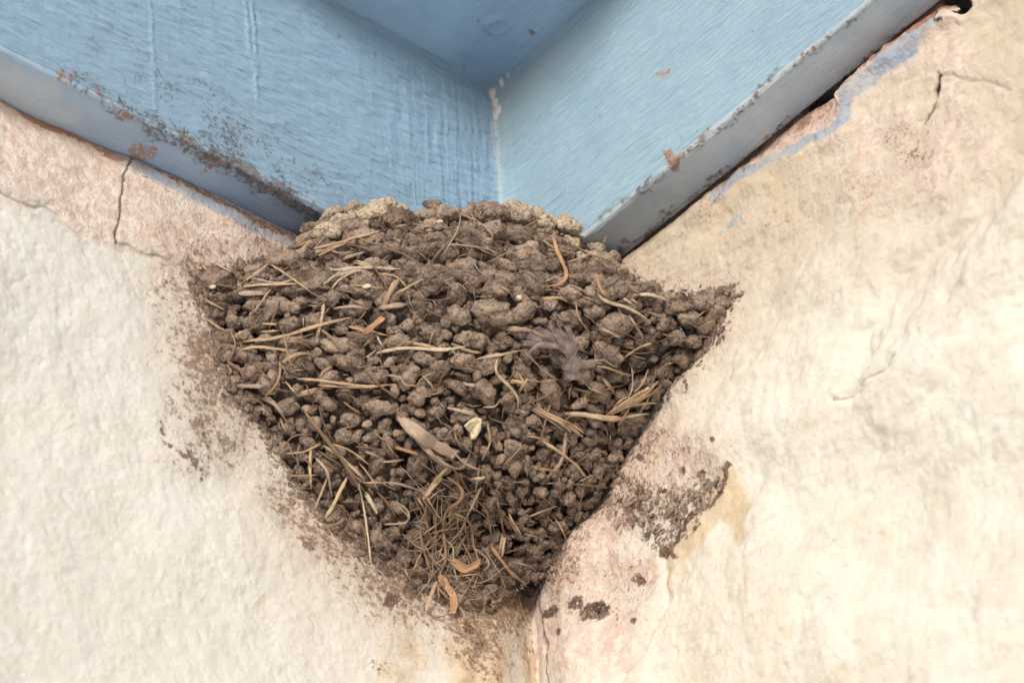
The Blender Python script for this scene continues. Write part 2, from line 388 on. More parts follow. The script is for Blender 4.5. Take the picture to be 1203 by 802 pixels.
def build_wall(left):
    st = 0.00055
    s = axis(0.0, 0.275, st, -0.004, 0.75, 24) if left else axis(0.0, 0.275, st, -0.004, 0.75, 24)
    ztop = -0.0004 if left else 0.009
    z = axis(-0.285, ztop, st, -0.9, ztop + .0001, 24)
    z = z[z <= ztop]
    s = s[s >= -0.0041]
    S, Z = np.meshgrid(s, z, indexing='ij')
    nu, nv = S.shape
    S = S.ravel(); Z = Z.ravel(); O = np.zeros_like(S)
    P = np.stack([S, O, Z], 1) if left else np.stack([O, S, Z], 1)
    Q = px(P)
    if not left: P[:, 2] = Z
    n_big = fbm(P, 16, 3, 0.5, 3.1 if left else 9.7)
    n_mid = fbm(P, 55, 4, 0.5, 5.0)
    n_fin = fbm(P, 210, 3, 0.6, 1.0)
    wob = np.stack([fbm(P, 60, 3, 0.5, 40.0), fbm(P, 60, 3, 0.5, 80.0)], 1)
    Qw = Q + wob * 22
    Qs = Q + wob * 7 + np.stack([n_fin, fbm(P, 210, 3, 0.6, 61.0)], 1) * 2.2
    nd = sdist(Q, OUTL)
    dq = P[:, [0, 2, 2]] if left else P[:, [1, 2, 2]]
    an = -0.10 if left else 0.12                      # direction of the bedding in the stone
    U_ = dq[:, 0] * math.cos(an) - dq[:, 1] * math.sin(an); V_ = dq[:, 0] * math.sin(an) + dq[:, 1] * math.cos(an)
    bed = fbm(np.stack([U_ * 26, V_ * 85, 0 * U_], 1), 1, 5, 0.58, 33.0)
    pit = fbm(P, 120, 4, 0.6, 51.0)
    D = (0.0030 if left else 0.0042) * n_big + (0.0006 if left else 0.0009) * n_mid + 0.00032 * n_fin + (0.0007 if left else 0.0016 * (1 - .45 * sstep(430, 620, Q[:, 1]))) * bed - 0.0008 * np.maximum(0, pit - .12) - (0.0004 if left else 0.0007) * np.abs(fbm(P, 75, 4, 0.55, 71.0))
    A = {}
    zero = np.zeros(len(P))
    crack = zero.copy()
    if left:
        band = sstep(34, -26, sdist(Qw, [(-300, -100), (500, 190), (400, 330), (300, 330), (230, 322), (165, 302), (105, 280), (50, 250), (0, 230), (-300, 90)]))
        D += 0.0016 * band
        # creases between render and stone
        cr = seg_dist(Qs, [(-60, 205), (0, 228), (55, 250), (105, 284), (160, 302), (225, 318)])
        D -= 0.0012 * sstep(9, 0, cr)
        crack += 0.5 * sstep(2.4, 0.6, cr) * sstep(-.1, .35, wob[:, 0] + .1 + n_mid * .5) * (Q[:, 0] < 240)
        c2 = seg_dist(Qs, Z1((405, 505), (383, 545), (378, 590), (366, 640), (368, 690), (352, 735), (358, 765)))
        crack += sstep(1.7, 0.4, c2) * .9; D -= 0.0009 * sstep(2.5, 0, c2)
        c3 = seg_dist(Qs, Z1((358, 765), (400, 785), (440, 800), (520, 820)))
        crack += 0.8 * sstep(1.6, 0.4, c3) * sstep(-.3, .3, n_mid)
        # soft folds in the stone
        D += 0.0035 * sstep(150, 0, seg_dist(Qw, [(-100, 330), (40, 340), (120, 400), (200, 440)])) 
        D -= 0.0022 * sstep(70, 0, seg_dist(Qw, [(40, 355), (120, 425), (210, 470), (330, 590)]))
        D += 0.0028 * sstep(130, 0, seg_dist(Qw, [(330, 640), (430, 720), (520, 840)]))
        D -= 0.0018 * sstep(20, 0, seg_dist(Qw, [(555, 700), (560, 740), (545, 830)]))
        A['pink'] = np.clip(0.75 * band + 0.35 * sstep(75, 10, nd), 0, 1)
        edge = seg_dist(Qs, [(-80, 62), (0, 108), (150, 187), (230, 232), (345, 292)])
        A['rust'] = 0.75 * sstep(13, 2, edge) * (Q[:, 0] < 170) + 0.35 * sstep(30, 4, edge)
        A['blue'] = sstep(17, 9, edge) * sstep(90, 190, Q[:, 0]) * 0.82 + sstep(8, 4, edge) * 0.2
        line = sstep(4.5, 1.5, edge) * sstep(120, 200, Q[:, 0])
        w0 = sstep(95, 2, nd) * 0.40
        w0 = w0 + 0.27 * blob(Qw, 225, 520, 48) + 0.1 * blob(Qw, 262, 462, 60) + 0.25 * blob(Qw, 230, 400, 70)
        w0 = w0 + 0.22 * sstep(45, 0, seg_dist(Qw, [(330, 560), (390, 640), (470, 700), (530, 740)])) + 0.35 * sstep(40, 5, seg_dist(Qw, [(545, 700), (560, 800)]))
        w0 = w0 + 0.22 * sstep(60, 0, seg_dist(Qw, [(440, 700), (450, 790)])) + 0.34 * blob(Qw, 600, 725, 75)
        A['dirt'] = np.clip(w0 + 0.9 * line, 0, 0.95)
        A['mud'] = np.clip(0.52 * sstep(10, -8, sdist(Qw, [(222, 322), (250, 318), (290, 400), (330, 520), (380, 610), (335, 530), (262, 450), (246, 400), (228, 350)]))
                           + 0.6 * sstep(9, -3, nd) + 0.75 * blob(Qs, 480, 695, 12) + 0.7 * blob(Qs, 455, 708, 9) + 0.6 * blob(Qs, 540, 742, 7)
                           + 0.3 * blob(Qs, 440, 782, 9) + 0.5 * blob(Qs, 362, 642, 9)
                           + 0.5 * sstep(5, 1, seg_dist(Qw, [(190, 505), (215, 545), (240, 560), (232, 500)])), 0, 1)
        A['tan'] = np.clip(0.7 * sstep(42, 4, seg_dist(Qw, [(560, 700), (548, 810)])) + 0.45 * sstep(60, 0, seg_dist(Qw, [(450, 740), (455, 790)]))
                           + 0.5 * blob(Qw, 600, 745, 85) + 0.5 * blob(Qs, 97, 367, 6), 0, 0.9)
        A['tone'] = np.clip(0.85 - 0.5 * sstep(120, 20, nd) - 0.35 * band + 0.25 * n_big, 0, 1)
    else:
        # band of ragged stone directly under the beam, undercut towards it
        lip = Z3((20, 745), (100, 690), (230, 600), (370, 500), (480, 440), (560, 400), (660, 360), (700, 290), (780, 200), (860, 130), (940, 60), (1010, 30), (1100, -60), (1250, -200))
        up = lip + [(1300, -300), (1100, -300), (690, 200)]
        inb = sdist(Qs, up)
        under = sstep(14, -26, inb)
        D -= 0.0016 * under
        D += 0.0020 * sstep(26, 0, seg_dist(Qs, lip[:-1]))
        led = sstep(8, -6, sdist(Qs, Z3((655, 262), (690, 215), (930, 5), (985, 60), (930, 85), (800, 180), (700, 262), (672, 285))))
        D += 0.0030 * led * sstep(0, -.006, Z)
        hole = np.maximum(sstep(3.0, -3.0, sdist(Qs, Z3((585, 292), (618, 276), (645, 262), (668, 266), (655, 245), (668, 228), (700, 198), (700, 100), (560, 200), (560, 292)))),
                          sstep(2.5, -2.5, sdist(Qs, Z3((925, 12), (960, 6), (985, 20), (970, 40), (990, 42), (1003, 20), (998, -40), (925, -40)))))
        D -= 0.004 * hole
        c1 = seg_dist(Qs, Z3((930, 205), (917, 240), (905, 285), (886, 328)))
        crack += sstep(2.0, 0.5, c1) * 0.7; D -= 0.0016 * sstep(5, 0, c1)
        crack += sstep(5, 1, seg_dist(Qs, Z3((935, 205), (918, 245)))) * 0.8
        c2 = seg_dist(Qs, Z3((935, 205), (1040, 212), (1105, 238)))
        crack += sstep(1.6, 0.5, c2) * 0.35; D -= 0.0007 * sstep(4, 0, c2)
        c5 = seg_dist(Qs, Z3((925, 35), (940, 75), (955, 68)))
        crack += sstep(2.2, 0.6, c5)
        c3 = seg_dist(Qw, [(1210, 170), (1150, 240), (1120, 290), (1060, 320), (1005, 455)])
        D -= 0.0024 * sstep(26, 0, c3)
        D += 0.0030 * sstep(60, 0, seg_dist(Qw, [(1210, 260), (1140, 350), (1040, 480)]))
        c6 = seg_dist(Qs, [(985, 470), (1010, 462), (1040, 445), (1065, 425)])
        crack += sstep(2.2, 0.6, c6) * 0.55; D -= 0.0012 * sstep(6, 0, c6)
        D += 0.0042 * sstep(120, 0, seg_dist(Qw, [(860, 520), (980, 480), (1120, 460), (1260, 480)]))
        D -= 0.0022 * sstep(70, 0, seg_dist(Qw, [(700, 700), (780, 640), (880, 560)]))
        c7 = seg_dist(Qw, [(770, 650), (775, 700), (750, 760), (715, 830)])
        D -= 0.0016 * sstep(14, 0, c7)
        D += 0.0032 * sstep(160, 0, seg_dist(Qw, [(900, 700), (1100, 780), (1203, 700)]))
        crack += 0.75 * sstep(1.9, 0.6, seg_dist(Qs, ZC((297, 520), (300, 590), (318, 680), (322, 740), (340, 802), (345, 830))))
        pinkp = ZC((520, 130), (600, 100), (800, 100), (840, 190), (560, 400), (610, 480), (600, 640), (560, 780), (350, 850), (240, 850), (230, 540), (340, 480), (420, 280))
        A['pink'] = np.clip(0.66 * sstep(40, -40, sdist(Qw, pinkp)) + 0.85 * under + 0.5 * sstep(40, 0, nd) + 0.45 * blob(Qw, 1060, 130, 130), 0, 1)
        bedge = seg_dist(Qs, [(725, 300), (1110, 2)])
        A['rust'] = 0.7 * sstep(22, 2, bedge) * sstep(900, 1010, Q[:, 0]) + 0.42 * under
        bl = seg_dist(Qs, Z3((330, 530), (400, 480), (480, 435), (560, 398), (650, 362), (690, 330), (700, 265), (780, 205), (850, 135), (925, 62)))
        A['blue'] = 0.78 * sstep(11, 3, bl) + 0.6 * blob(Qw, 840, 275, 5) + 0.6 * blob(Qw, 854, 266, 7) + 0.6 * blob(Qw, 863, 254, 7) + 0.35 * sstep(22, 6, seg_dist(Qw, Z3((700, 265), (850, 135))))
        patch = ZC((490, 300), (590, 250), (680, 262), (740, 250), (830, 215), (800, 300), (720, 390), (620, 455), (560, 430), (500, 385))
        w0 = sstep(42, 4, nd) * 0.42 + 0.55 * sstep(16, -20, sdist(Qw, patch)) + 0.38 * sstep(20, -20, sdist(Qw, ZC((540, 160), (640, 120), (790, 140), (840, 190), (700, 240), (560, 250))))
        w0 = w0 + 0.33 * sstep(20, -20, sdist(Qw, ZC((310, 480), (560, 440), (600, 520), (560, 640), (320, 660)))) + 0.30 * sstep(26, 0, seg_dist(Qw, Z3((300, 560), (450, 430), (560, 350), (650, 290))))
        w0 = w0 + 0.18 * sstep(60, 0, seg_dist(Qw, Z3((850, 450), (600, 560), (450, 640)))) + 0.35 * blob(Qs, 1138, 330, 9) + 0.3 * blob(Qw, 1070, 165, 30)
        A['dirt'] = np.clip(w0, 0, 0.92)
        darks = 0
        for cx, cy, r in ((455, 615, 26), (476, 600, 14), (413, 588, 18), (350, 610, 17), (322, 614, 13), (556, 520, 14), (366, 672, 9), (552, 632, 8), (575, 290, 12), (560, 322, 14), (515, 312, 9), (695, 228, 8), (745, 245, 7), (792, 155, 6), (570, 200, 12), (620, 440, 16)):
            darks = darks + 0.85 * blob(Qs, 500 + cx * .439, 450 + cy * .439, r * .439)
        darks = darks + 0.75 * sstep(5, 1, seg_dist(Qs, ZC((825, 225), (770, 320), (700, 350), (640, 440), (660, 460)))) + 0.75 * sstep(9, -3, nd)
        A['mud'] = np.clip(darks + 0.42 * sstep(14, -24, sdist(Qw, patch)), 0, 1)
        halo = ZC((620, 465), (700, 330), (830, 210), (872, 330), (862, 415), (830, 430), (790, 372), (720, 440), (665, 470), (648, 540), (640, 470))
        A['tan'] = np.clip(0.72 * sstep(5, -6, sdist(Qs, halo)) + 0.7 * sstep(10, -10, sdist(Qs, ZC((580, 225), (640, 150), (700, 80), (745, 95), (660, 165), (620, 230))))
                           + 0.24 * sstep(80, 0, seg_dist(Qw, Z3((170, 640), (400, 500), (640, 420)))) + 0.12 * sstep(90, 10, seg_dist(Qw, Z3((300, 700), (600, 620), (800, 500)))) + 0.4 * blob(Qs, 930, 745, 10), 0, 0.95)
        A['tone'] = np.clip(sstep(-80, 260, (Q[:, 0] - 600) * 0.45 + (Q[:, 1] - 420) * 0.9) * 0.95 + 0.3 * n_big, 0, 1)
        for x0, y0, x1, y1 in ((783, 640, 780, 690), (800, 640, 797, 700), (760, 640, 757, 690), (880, 640, 888, 720), (818, 650, 822, 690)):
            A['tan'] = np.clip(A['tan'] + 0.5 * sstep(3, .8, seg_dist(Qs, [(x0, y0), (x1, y1)])), 0, 1)
    A['crack'] = np.clip(crack, 0, 1)
    low = sstep(-.085, -.115, Z)
    D += low * (-0.0026 * np.exp(-np.clip(S, 0, 1) / .004) + 0.0045 * np.exp(-((S - .024) / .014) ** 2))
    fade = sstep(-0.45, -0.3, Z) * sstep(0.5, 0.3, S)
    D = D * (0.3 + 0.7 * fade)
    if left:
        # top edge meets the beam a little above / below the mean plane
        D += 0.0022 * sstep(-0.03, 0, Z) * (sstep(0.22, 0.10, S) * 2 - 1) * sstep(0.3, 0.25, S)
    else:
        hang = -0.0008 - 0.0026 * sstep(8, -10, sdist(Qs, [(700, 335), (800, 262), (930, 175), (972, 130), (962, 100), (800, 200), (700, 260)])) + .0006 * n_fin
        D = np.where(Z > -.0005, np.minimum(D, hang), np.minimum(D, np.maximum(D * 0, 0) + hang + (-Z) * 1.3 + .0005))
    if left: P[:, 1] += D
    else: P[:, 0] += D
    F = grid_faces(nu, nv)
    if not left: F = F[(hole[F] < 0.5).all(1)]
    if left: F = F[:, ::-1]
    # closed block behind the face, so that it is a wall and not a sheet
    T = 0.30
    back = P.copy()
    ring = np.concatenate([np.arange(nv), nv - 1 + nv * np.arange(1, nu), (nu - 1) * nv + np.arange(nv - 2, -1, -1), nv * np.arange(nu - 2, 0, -1)])
    B = P[ring].copy()
    if left: B[:, 1] = -T
    else: B[:, 0] = -T
    m = len(ring); base = len(P)
    V = np.concatenate([P, B])
    i = np.arange(m); j = (i + 1) % m
    side = np.stack([ring[i], base + i, base + j, ring[j]], 1)
    if left: side = side[:, ::-1]
    for k in A: A[k] = np.concatenate([A[k], np.zeros(m)])
    cap = (base + i)[None, :] if left else (base + i)[None, :]
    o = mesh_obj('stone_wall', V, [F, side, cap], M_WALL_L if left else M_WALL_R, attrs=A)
    return o

wl = build_wall(True)
tag(wl, 'whitewashed stone wall with a cracked pinkish top band under the dirty edged blue beam', 'wall', 'stone walls meeting in the corner', 'thing')
wr = build_wall(False)
tag(wr, 'cream limestone wall with brown mud stain and blue paint smear under the clean edged beam', 'wall', 'stone walls meeting in the corner', 'thing')

def _near(o, ax):
    me = o.data; co = np.empty(len(me.vertices) * 3, np.float32); me.vertices.foreach_get('co', co); co = co.reshape(-1, 3)
    co = co[(co[:, ax] > -.05) & (co[:, 2] > -.16) & (co[:, 1 - ax] > -.001) & (co[:, 1 - ax] < .2)]
    g = np.zeros((101, 81)); g[np.clip(np.round(co[:, 1 - ax] / .002), 0, 100).astype(int), np.clip(np.round(-co[:, 2] / .002), 0, 80).astype(int)] = co[:, ax]
    return g
_WS = {1: _near(wl, 1), 0: _near(wr, 0)}
def D_at(p, ax=0):
    return float(_WS[ax][int(np.clip(round(p[1 - ax] / .002), 0, 100)), int(np.clip(round(-p[2] / .002), 0, 80))])

# ------------------------------------------------------------------ blue painted beams and ceiling board
def build_beam(left):
    p = PL if left else PR
    # profile (d = distance out of the wall, z), from deep over the wall along the underside, round the arris, up the face
    r = 0.0022
    gp = 0.0045 if left else 0.0002
    prof = [(-0.10, -0.002), (-0.09, -0.002), (-0.09, 0.03), (-gp, 0.03), (-gp, 0.0004)] + [(d, 0.0) for d in np.linspace(-gp + .0004, p - r, 44)]
    prof += [(p - r + r * math.sin(a), r - r * math.cos(a)) for a in np.linspace(0.15, PI / 2, 7)]
    prof += [(p, z) for z in np.linspace(r + 0.0006, BH - 0.0004, 180)[0:]] + [(p, BH + 0.02), (-0.10, BH + 0.02)]
    prof = np.array(prof)
    other = PR if left else PL
    lo = -0.10 if left else p * 0 + PL - 0.0012
    s = np.concatenate([[lo, lo + 0.001] if left else [lo], np.arange(max(lo + 0.002, -0.002), 0.30, 0.0007), np.geomspace(0.301, 0.9, 20)])
    n, m = len(s), len(prof)
    S = np.repeat(s, m); D = np.tile(prof[:, 0], n).copy(); Z = np.tile(prof[:, 1], n).copy()
    P = np.stack([S, D, Z], 1) if left else np.stack([D, S, Z], 1)
    Q = px(P)
    face = (Z > r * 0.8) & (D > p - 1e-4)
    und = (Z < 1e-5)
    n1 = fbm(P * ([1, 1, 5] if left else [1, 1, 5]), 22, 4, 0.55, 2.0)
    n2 = fbm(P, 120, 3, 0.5, 6.0)
    if left:
        # raised brush strokes that run down towards the corner
        a = 0.28; X = S * math.cos(a) - Z * math.sin(a) * 1.0; Y = S * math.sin(a) + Z * math.cos(a)
        st = fbm(np.stack([X * 60, Y * 330, 0 * X], 1), 1, 3, 0.55, 4.0)
        dr = fbm(np.stack([S * 260, 0 * S, Z * 22], 1), 1, 3, 0.5, 8.0) * (0.25 + sstep(0.10, 0.035, S))
        rel = 0.00070 * st + 0.00030 * dr + 0.0006 * n1
        ridge = seg_dist(Q + np.stack([n2 * 3, n2 * 0], 1), Z1((470, 0), (482, 160), (486, 345))); rel += 0.0004 * sstep(3.2, 0, ridge)
        for ln in (((770, 0), (780, 120), (800, 240), (810, 320)), ((790, 0), (800, 130), (808, 240)), ((560, 25), (620, 65), (670, 95)), ((1010, 80), (1060, 110))):
            rel += 0.0005 * sstep(3.4, 0, seg_dist(Q, Z1(*ln)))
        for xx in (527, 537, 553, 561, 571): rel += 0.0003 * sstep(2.2, 0, seg_dist(Q + np.stack([n2 * 3, 0 * n2], 1), [(xx - 2, 140), (xx, 250)]))
    else:
        a = 0.0
        st = fbm(np.stack([S * 24, Z * 330, 0 * S], 1), 1, 3, 0.55, 14.0)
        rel = 0.00022 * st + 0.0005 * n1
        rel += 0.0002 * sstep(60, 0, np.abs(Q[:, 0] - 615)) * fbm(np.stack([S * 300, 0 * S, Z * 20], 1), 1, 2, 0.5, 3.0)
    # paint build-up in the inner corner
    cd = S - other if left else S - PL
    rel = rel + 0.0016 * np.exp(-np.clip(cd, 0, 1) / 0.003)
    top = BH - Z
    rel = rel + 0.0008 * np.exp(-np.clip(top, 0, 1) / 0.003)
    rel = np.where(face, rel, 0)
    relu = np.where(und, 0.0003 * n2 + 0.0006 * n1, 0)
    Z = Z - relu
    D = D + rel
    P = np.stack([S, D, Z], 1) if left else np.stack([D, S, Z], 1)
    wobv = np.stack([fbm(P, 90, 3, .5, 21.), fbm(P, 90, 3, .5, 31.)], 1)
    Qw = Q + wobv * 16
    A = {}
    A['under'] = np.where(Z < r * 0.55, 1.0, 0.0)
    zero = 0 * S
    if left:
        e = [(40, 70), (90, 96), (150, 132), (220, 172), (290, 206), (350, 238), (385, 262)]
        dd = seg_dist(Qw, e)
        along = sstep(20, 110, Q[:, 0]) * (0.6 + 0.4 * sstep(100, 250, Q[:, 0]))
        A['dirt'] = np.clip((0.50 * sstep(17, 2, dd) + 0.17 * sstep(60, 10, seg_dist(Qw, [(120, 60), (240, 130), (380, 225)]))) * along
                            + 0.22 * blob(Qw, 262, 175, 30) + 0.8 * sstep(3.5, 1.2, seg_dist(Q, [(180, 207), (345, 290)])) * und, 0, 0.9)
        A['bare'] = np.clip(0.75 * blob(Qw, 170, 180, 14) + 0.6 * blob(Qw, 145, 135, 9) + 0.6 * blob(Qw, 72, 88, 10) + 0.55 * blob(Qw, 243, 195, 7) + 0.5 * blob(Qw, 105, 107, 7), 0, 1)
        A['pale'] = 0.5 * sstep(10, -12, sdist(Qw, [(-200, -60), (0, 70), (60, 92), (92, 130), (92, 160), (70, 175), (-200, 30)])) * und  # glare on the underside, painted as a paler patch
        A['deep'] = 0.55 * sstep(60, 10, seg_dist(Qw, [(300, 230), (350, 262)])) * und  # painted shade: underside turns darker blue beside the nest
        A['drip'] = np.where(face, 0.25 + 0.75 * sstep(0.10, 0.04, S), 0)
        A['pale'] = np.maximum(A['pale'], 0.4 * face * sstep(0.0035, 0.0008, cd) * (1 + wobv[:, 0]))
    else:
        A['dirt'] = np.clip(0.30 * sstep(8, 1, seg_dist(Qw, [(700, 262), (1030, 0)])) + 0.35 * und * sstep(5, 1, seg_dist(Qw, [(725, 300), (1110, 0)])), 0, 1)
        A['bare'] = np.clip(0.8 * blob(Qw, 788, 190, 9) + 0.75 * blob(Qw, 760, 224, 4) + 0.8 * blob(Qw, 776, 86, 5) + 0.4 * sstep(5, 1, seg_dist(Qw, [(770, 205), (850, 140), (1000, 20)])) + 0.55 * sstep(3.5, .5, seg_dist(Q, [(735, 292), (990, 95)])) * und, 0, 1)
        A['pale'] = 0.25 * und * sstep(980, 800, Q[:, 0]) * 0
        A['deep'] = 0.45 * und * sstep(800, 690, Q[:, 0])  # shade near the nest painted into the underside colour
        A['drip'] = np.where(face, 0.05 + 0.5 * sstep(0.06, 0.02, S), 0)
        A['pale'] = np.maximum(A['pale'], 0.5 * face * sstep(0.003, 0.0008, cd) * (1 + wobv[:, 0]))
    A['pale'] = np.maximum(A['pale'], 0.15 * face * sstep(0.006, 0.001, top))
    F = grid_faces(n, m, wrap_v=True)
    F = F if left else F[:, ::-1]
    caps = [np.arange(m)[None, :] if not left else np.arange(m)[None, ::-1], ((n - 1) * m + np.arange(m))[None, ::-1] if not left else ((n - 1) * m + np.arange(m))[None, :]]
    return mesh_obj('painted_beam', P, [F] + caps, M_PAINT_L if left else M_PAINT_R, attrs=A)

bl = build_beam(True)
tag(bl, 'blue painted wooden beam with coarse brush marks and brown dirt along its lower edge', 'beam', 'blue beams framing the corner')
br = build_beam(False)
tag(br, 'smoother pale blue wooden beam with fine grain and dark gaps over the cream wall', 'beam', 'blue beams framing the corner')

def build_ceiling():
    s = np.concatenate([np.arange(0.012, 0.145, 0.0011), np.geomspace(0.146, 0.158, 6)])
    S, T = np.meshgrid(s, s, indexing='ij'); S = S.ravel(); T = T.ravel(); Z = 0 * S + BH
    P = np.stack([S, T, Z], 1)
    n1 = fbm(P, 30, 4, 0.5, 3.0); n2 = fbm(P, 150, 3, 0.5, 9.0)
    rel = 0.0007 * n1 + 0.0002 * n2
    Q = px(P)
    # a knot ring standing out under the paint
    k = on_plane((584, 30), 2, BH); d = np.hypot(S - k[0], T - k[1]) + 0.0006 * n2
    rel += 0.0024 * np.exp(-((d - 0.0040) / 0.0010) ** 2) * (.6 + .4 * np.sin(np.arctan2(T - k[1], S - k[0]) + 2)) - 0.0006 * sstep(0.004, 0.001, d)
    P[:, 2] -= rel
    n = len(s)
    F = grid_faces(n, n)[:, ::-1]
    ring = np.concatenate([np.arange(n), n - 1 + n * np.arange(1, n), (n - 1) * n + np.arange(n - 2, -1, -1), n * np.arange(n - 2, 0, -1)])
    B = P[ring].copy(); B[:, 2] = BH + 0.018
    m = len(ring); i = np.arange(m); j = (i + 1) % m
    side = np.stack([ring[i], ring[j], n * n + j, n * n + i], 1)
    V = np.concatenate([P, B]); top = (n * n + i)[None, ::-1]
    cnt = len(V)
    wv = fbm(V, 90, 3, .5, 21.)
    Q = px(V)
    A = dict(under=np.zeros(cnt), dirt=np.zeros(cnt), bare=0.8 * blob(Q, 625, 38, 4) + 0.8 * blob(Q, 546, 79, 3) + .6 * blob(Q, 562, 24, 3), deep=0.5 * sstep(60, 0, seg_dist(Q, [(600, 0), (560, 60)])),
             drip=np.zeros(cnt), pale=0.12 * sstep(0.008, 0.001, np.minimum(V[:, 0] - PR, V[:, 1] - PL)) * (1 + wv))
    return mesh_obj('ceiling_board', V, [F, side, top], M_PAINT_C, attrs=A)
cb = build_ceiling()
tag(cb, 'flat blue ceiling board with a raised knot ring above the two beams', 'ceiling', kind='thing')

# ------------------------------------------------------------------ shapes for mud pellets
def ico(sub):
    bm = bmesh.new(); bmesh.ops.create_icosphere(bm, subdivisions=sub, radius=1.0)
    v = np.array([x.co[:] for x in bm.verts]); f = np.array([[q.index for q in x.verts] for x in bm.faces]); bm.free()
    return v, f
ICO3 = ico(3); ICO4 = ico(4)

def lump_field(dirs, r_, lobes, spread):
    """radius of a star shaped union of a few balls"""
    R = np.zeros(len(dirs))
    for k in range(lobes):
        if k == 0: c = np.zeros(3); rad = 0.78
        else:
            c = r_.normal(size=3) * np.array([1.0, 0.55, 0.5]); c *= spread * (0.35 + 0.65 * r_.random()) / (np.linalg.norm(c) + 1e-9)
            rad = 0.45 + 0.3 * r_.random()
            if np.linalg.norm(c) > rad * 0.92: c *= rad * 0.92 / np.linalg.norm(c)
        b = dirs @ c; disc = b * b - (c @ c) + rad * rad
        R = np.maximum(R, b + np.sqrt(np.maximum(disc, 0)))
    return R

def pellets(items, hi=False):
    """items: (centre, normal, tangent, size(3), tint, pale, lobes); returns V, F, attrs"""
    base, bf = ICO4 if hi else ICO3
    Vs, Fs, ti, pa, Ns, ns = [], [], [], [], [], []
    for k, (c, nrm, tan, sz, tint, pale, lobes) in enumerate(items):
        R = lump_field(base, rng, lobes, 0.75)
        v = base * R[:, None]
        bt = np.cross(nrm, tan)
        M = np.stack([tan, bt, nrm], 0)
        w = (v * np.array(sz)) @ M
        Vs.append(w + c); Ns.append(w / (np.linalg.norm(w, axis=1)[:, None] + 1e-9)); Fs.append(bf + k * len(base))
        ti.append(np.full(len(base), tint)); pa.append(np.full(len(base), pale)); ns.append(np.full(len(base), min(sz)))
    V = np.concatenate(Vs); N = np.concatenate(Ns); SZ = np.concatenate(ns)
    kk = np.repeat(np.arange(len(items)), len(base))[:, None] * np.array([[0.7, 1.3, 2.1]])
    a = fbm(V * 330 + kk, 1, 2, 0.5); b = fbm(V * 1000 + kk, 1, 3, 0.6, 5.0)
    PA = np.concatenate(pa)
    V = V + N * (SZ * (0.38 * a + 0.20 * b) * (1 - .4 * (PA > .6)))[:, None]
    return V, np.concatenate(Fs), dict(tint=np.clip(np.concatenate(ti) + 0.25 * a, 0, 1), pale=np.clip(np.concatenate(pa), 0, 1))

# ------------------------------------------------------------------ the nest body: quarter bowl in the corner
ZL = [-.145, -.1385, -.1345, -.1316, -.1263, -.116, -.0916, -.079, -.063, -.050, -.041, -.02, -.003, .02]
AL = [.0005, .012, .030, .046, .070, .092, .111, .128, .134, .139, .140, .120, .104, .098]
ZR_ = [-.145, -.122, -.115, -.109, -.1030, -.0945, -.0837, -.072, -.066, -.060, -.053, -.048, -.043, -.037, -.020, -.006, .02]
AR = [.004, .005, .007, .011, .023, .043, .056, .078, .091, .101, .108, .106, .092, .079, .070, .063, .060]
ZN = [-.145, -.10, -.07, -.045, -.02, 0, .02]
NN = [1.7, 1.55, 1.32, 1.22, 1.55, 2.0, 2.1]
def nest_ab(z): return np.interp(z, ZL, AL), np.interp(z, ZR_, AR), np.interp(z, ZN, NN)
def nest_r(phi, z):
    a, b, n = nest_ab(z)
    return ((np.cos(phi) / a) ** n + (np.sin(phi) / b) ** n) ** (-1 / n)
def rim_z(phi):
    return np.interp(phi, [0, .12, .3, .7, 1.0, 1.25, 1.45, PI / 2], [-.001, .0015, .002, .0015, .0005, -.0015, -.006, -.009])
def nest_P(phi, z):
    r = nest_r(phi, z)
    return np.stack([r * np.cos(phi), r * np.sin(phi), z + 0 * r], -1)
def nest_N(phi, z):
    e = 1e-3
    phi = np.clip(phi, 2e-2, PI / 2 - 2e-2)
    a = nest_P(phi + e, z) - nest_P(phi - e, z); b = nest_P(phi, z + 2e-3) - nest_P(phi, z - 2e-3)
    n = np.cross(a, b); n /= np.linalg.norm(n, axis=-1)[..., None] + 1e-12
    s = np.sign(n[..., 0] * np.cos(phi) + n[..., 1] * np.sin(phi))
    return n * s[..., None]
def nest_hit(q):
    """world point and normal where the picture ray meets nest body or wall"""
    d = ray(q)
    t = np.arange(1.02, 1.42, 0.0006)
    P = CP + t[:, None] * d
    z = P[:, 2]; a, b, n = nest_ab(np.clip(z, -.145, .02))
    x = np.maximum(P[:, 0], 0); y = np.maximum(P[:, 1], 0)
    f = (x / a) ** n + (y / b) ** n
    phi = np.arctan2(y, x)
    hit = ((f < 1) & (z < rim_z(phi) + .004) & (z > -.145)) | (P[:, 0] < 0.0008) | (P[:, 1] < 0.0008) | ((z > 0) & ((P[:, 0] < PR) | (P[:, 1] < PL)))
    i = int(np.argmax(hit)); p = P[i]
    if p[0] < 0.0009: return p, np.array([1., .1, -.1])
    if p[1] < 0.0009: return p, np.array([.1, 1., -.1])
    return p, nest_N(np.array(phi[i]), np.array(z[i]))

nest = empty('bird_nest', (0.0, 0.0, -0.06))
NB = np.array([0, 0, -0.06])
tag(nest, 'brown mud bird nest bound with straw, stuck in the wall corner under the blue beams', 'nest')
def npart(name, V, F, mat, attrs=None, smooth=True):
    return mesh_obj(name, np.asarray(V) - NB, F, mat, nest, smooth, attrs)

def VOID(q):
    v = 0
    for x, y, rr in ((614, 626, 30), (528, 640, 20), (580, 655, 14), (735, 482, 9), (470, 640, 13), (655, 402, 7), (560, 610, 12), (300, 318, 8), (475, 540, 9), (380, 390, 7), (700, 470, 7)): v = np.maximum(v, blob(q, x, y, rr))
    return v

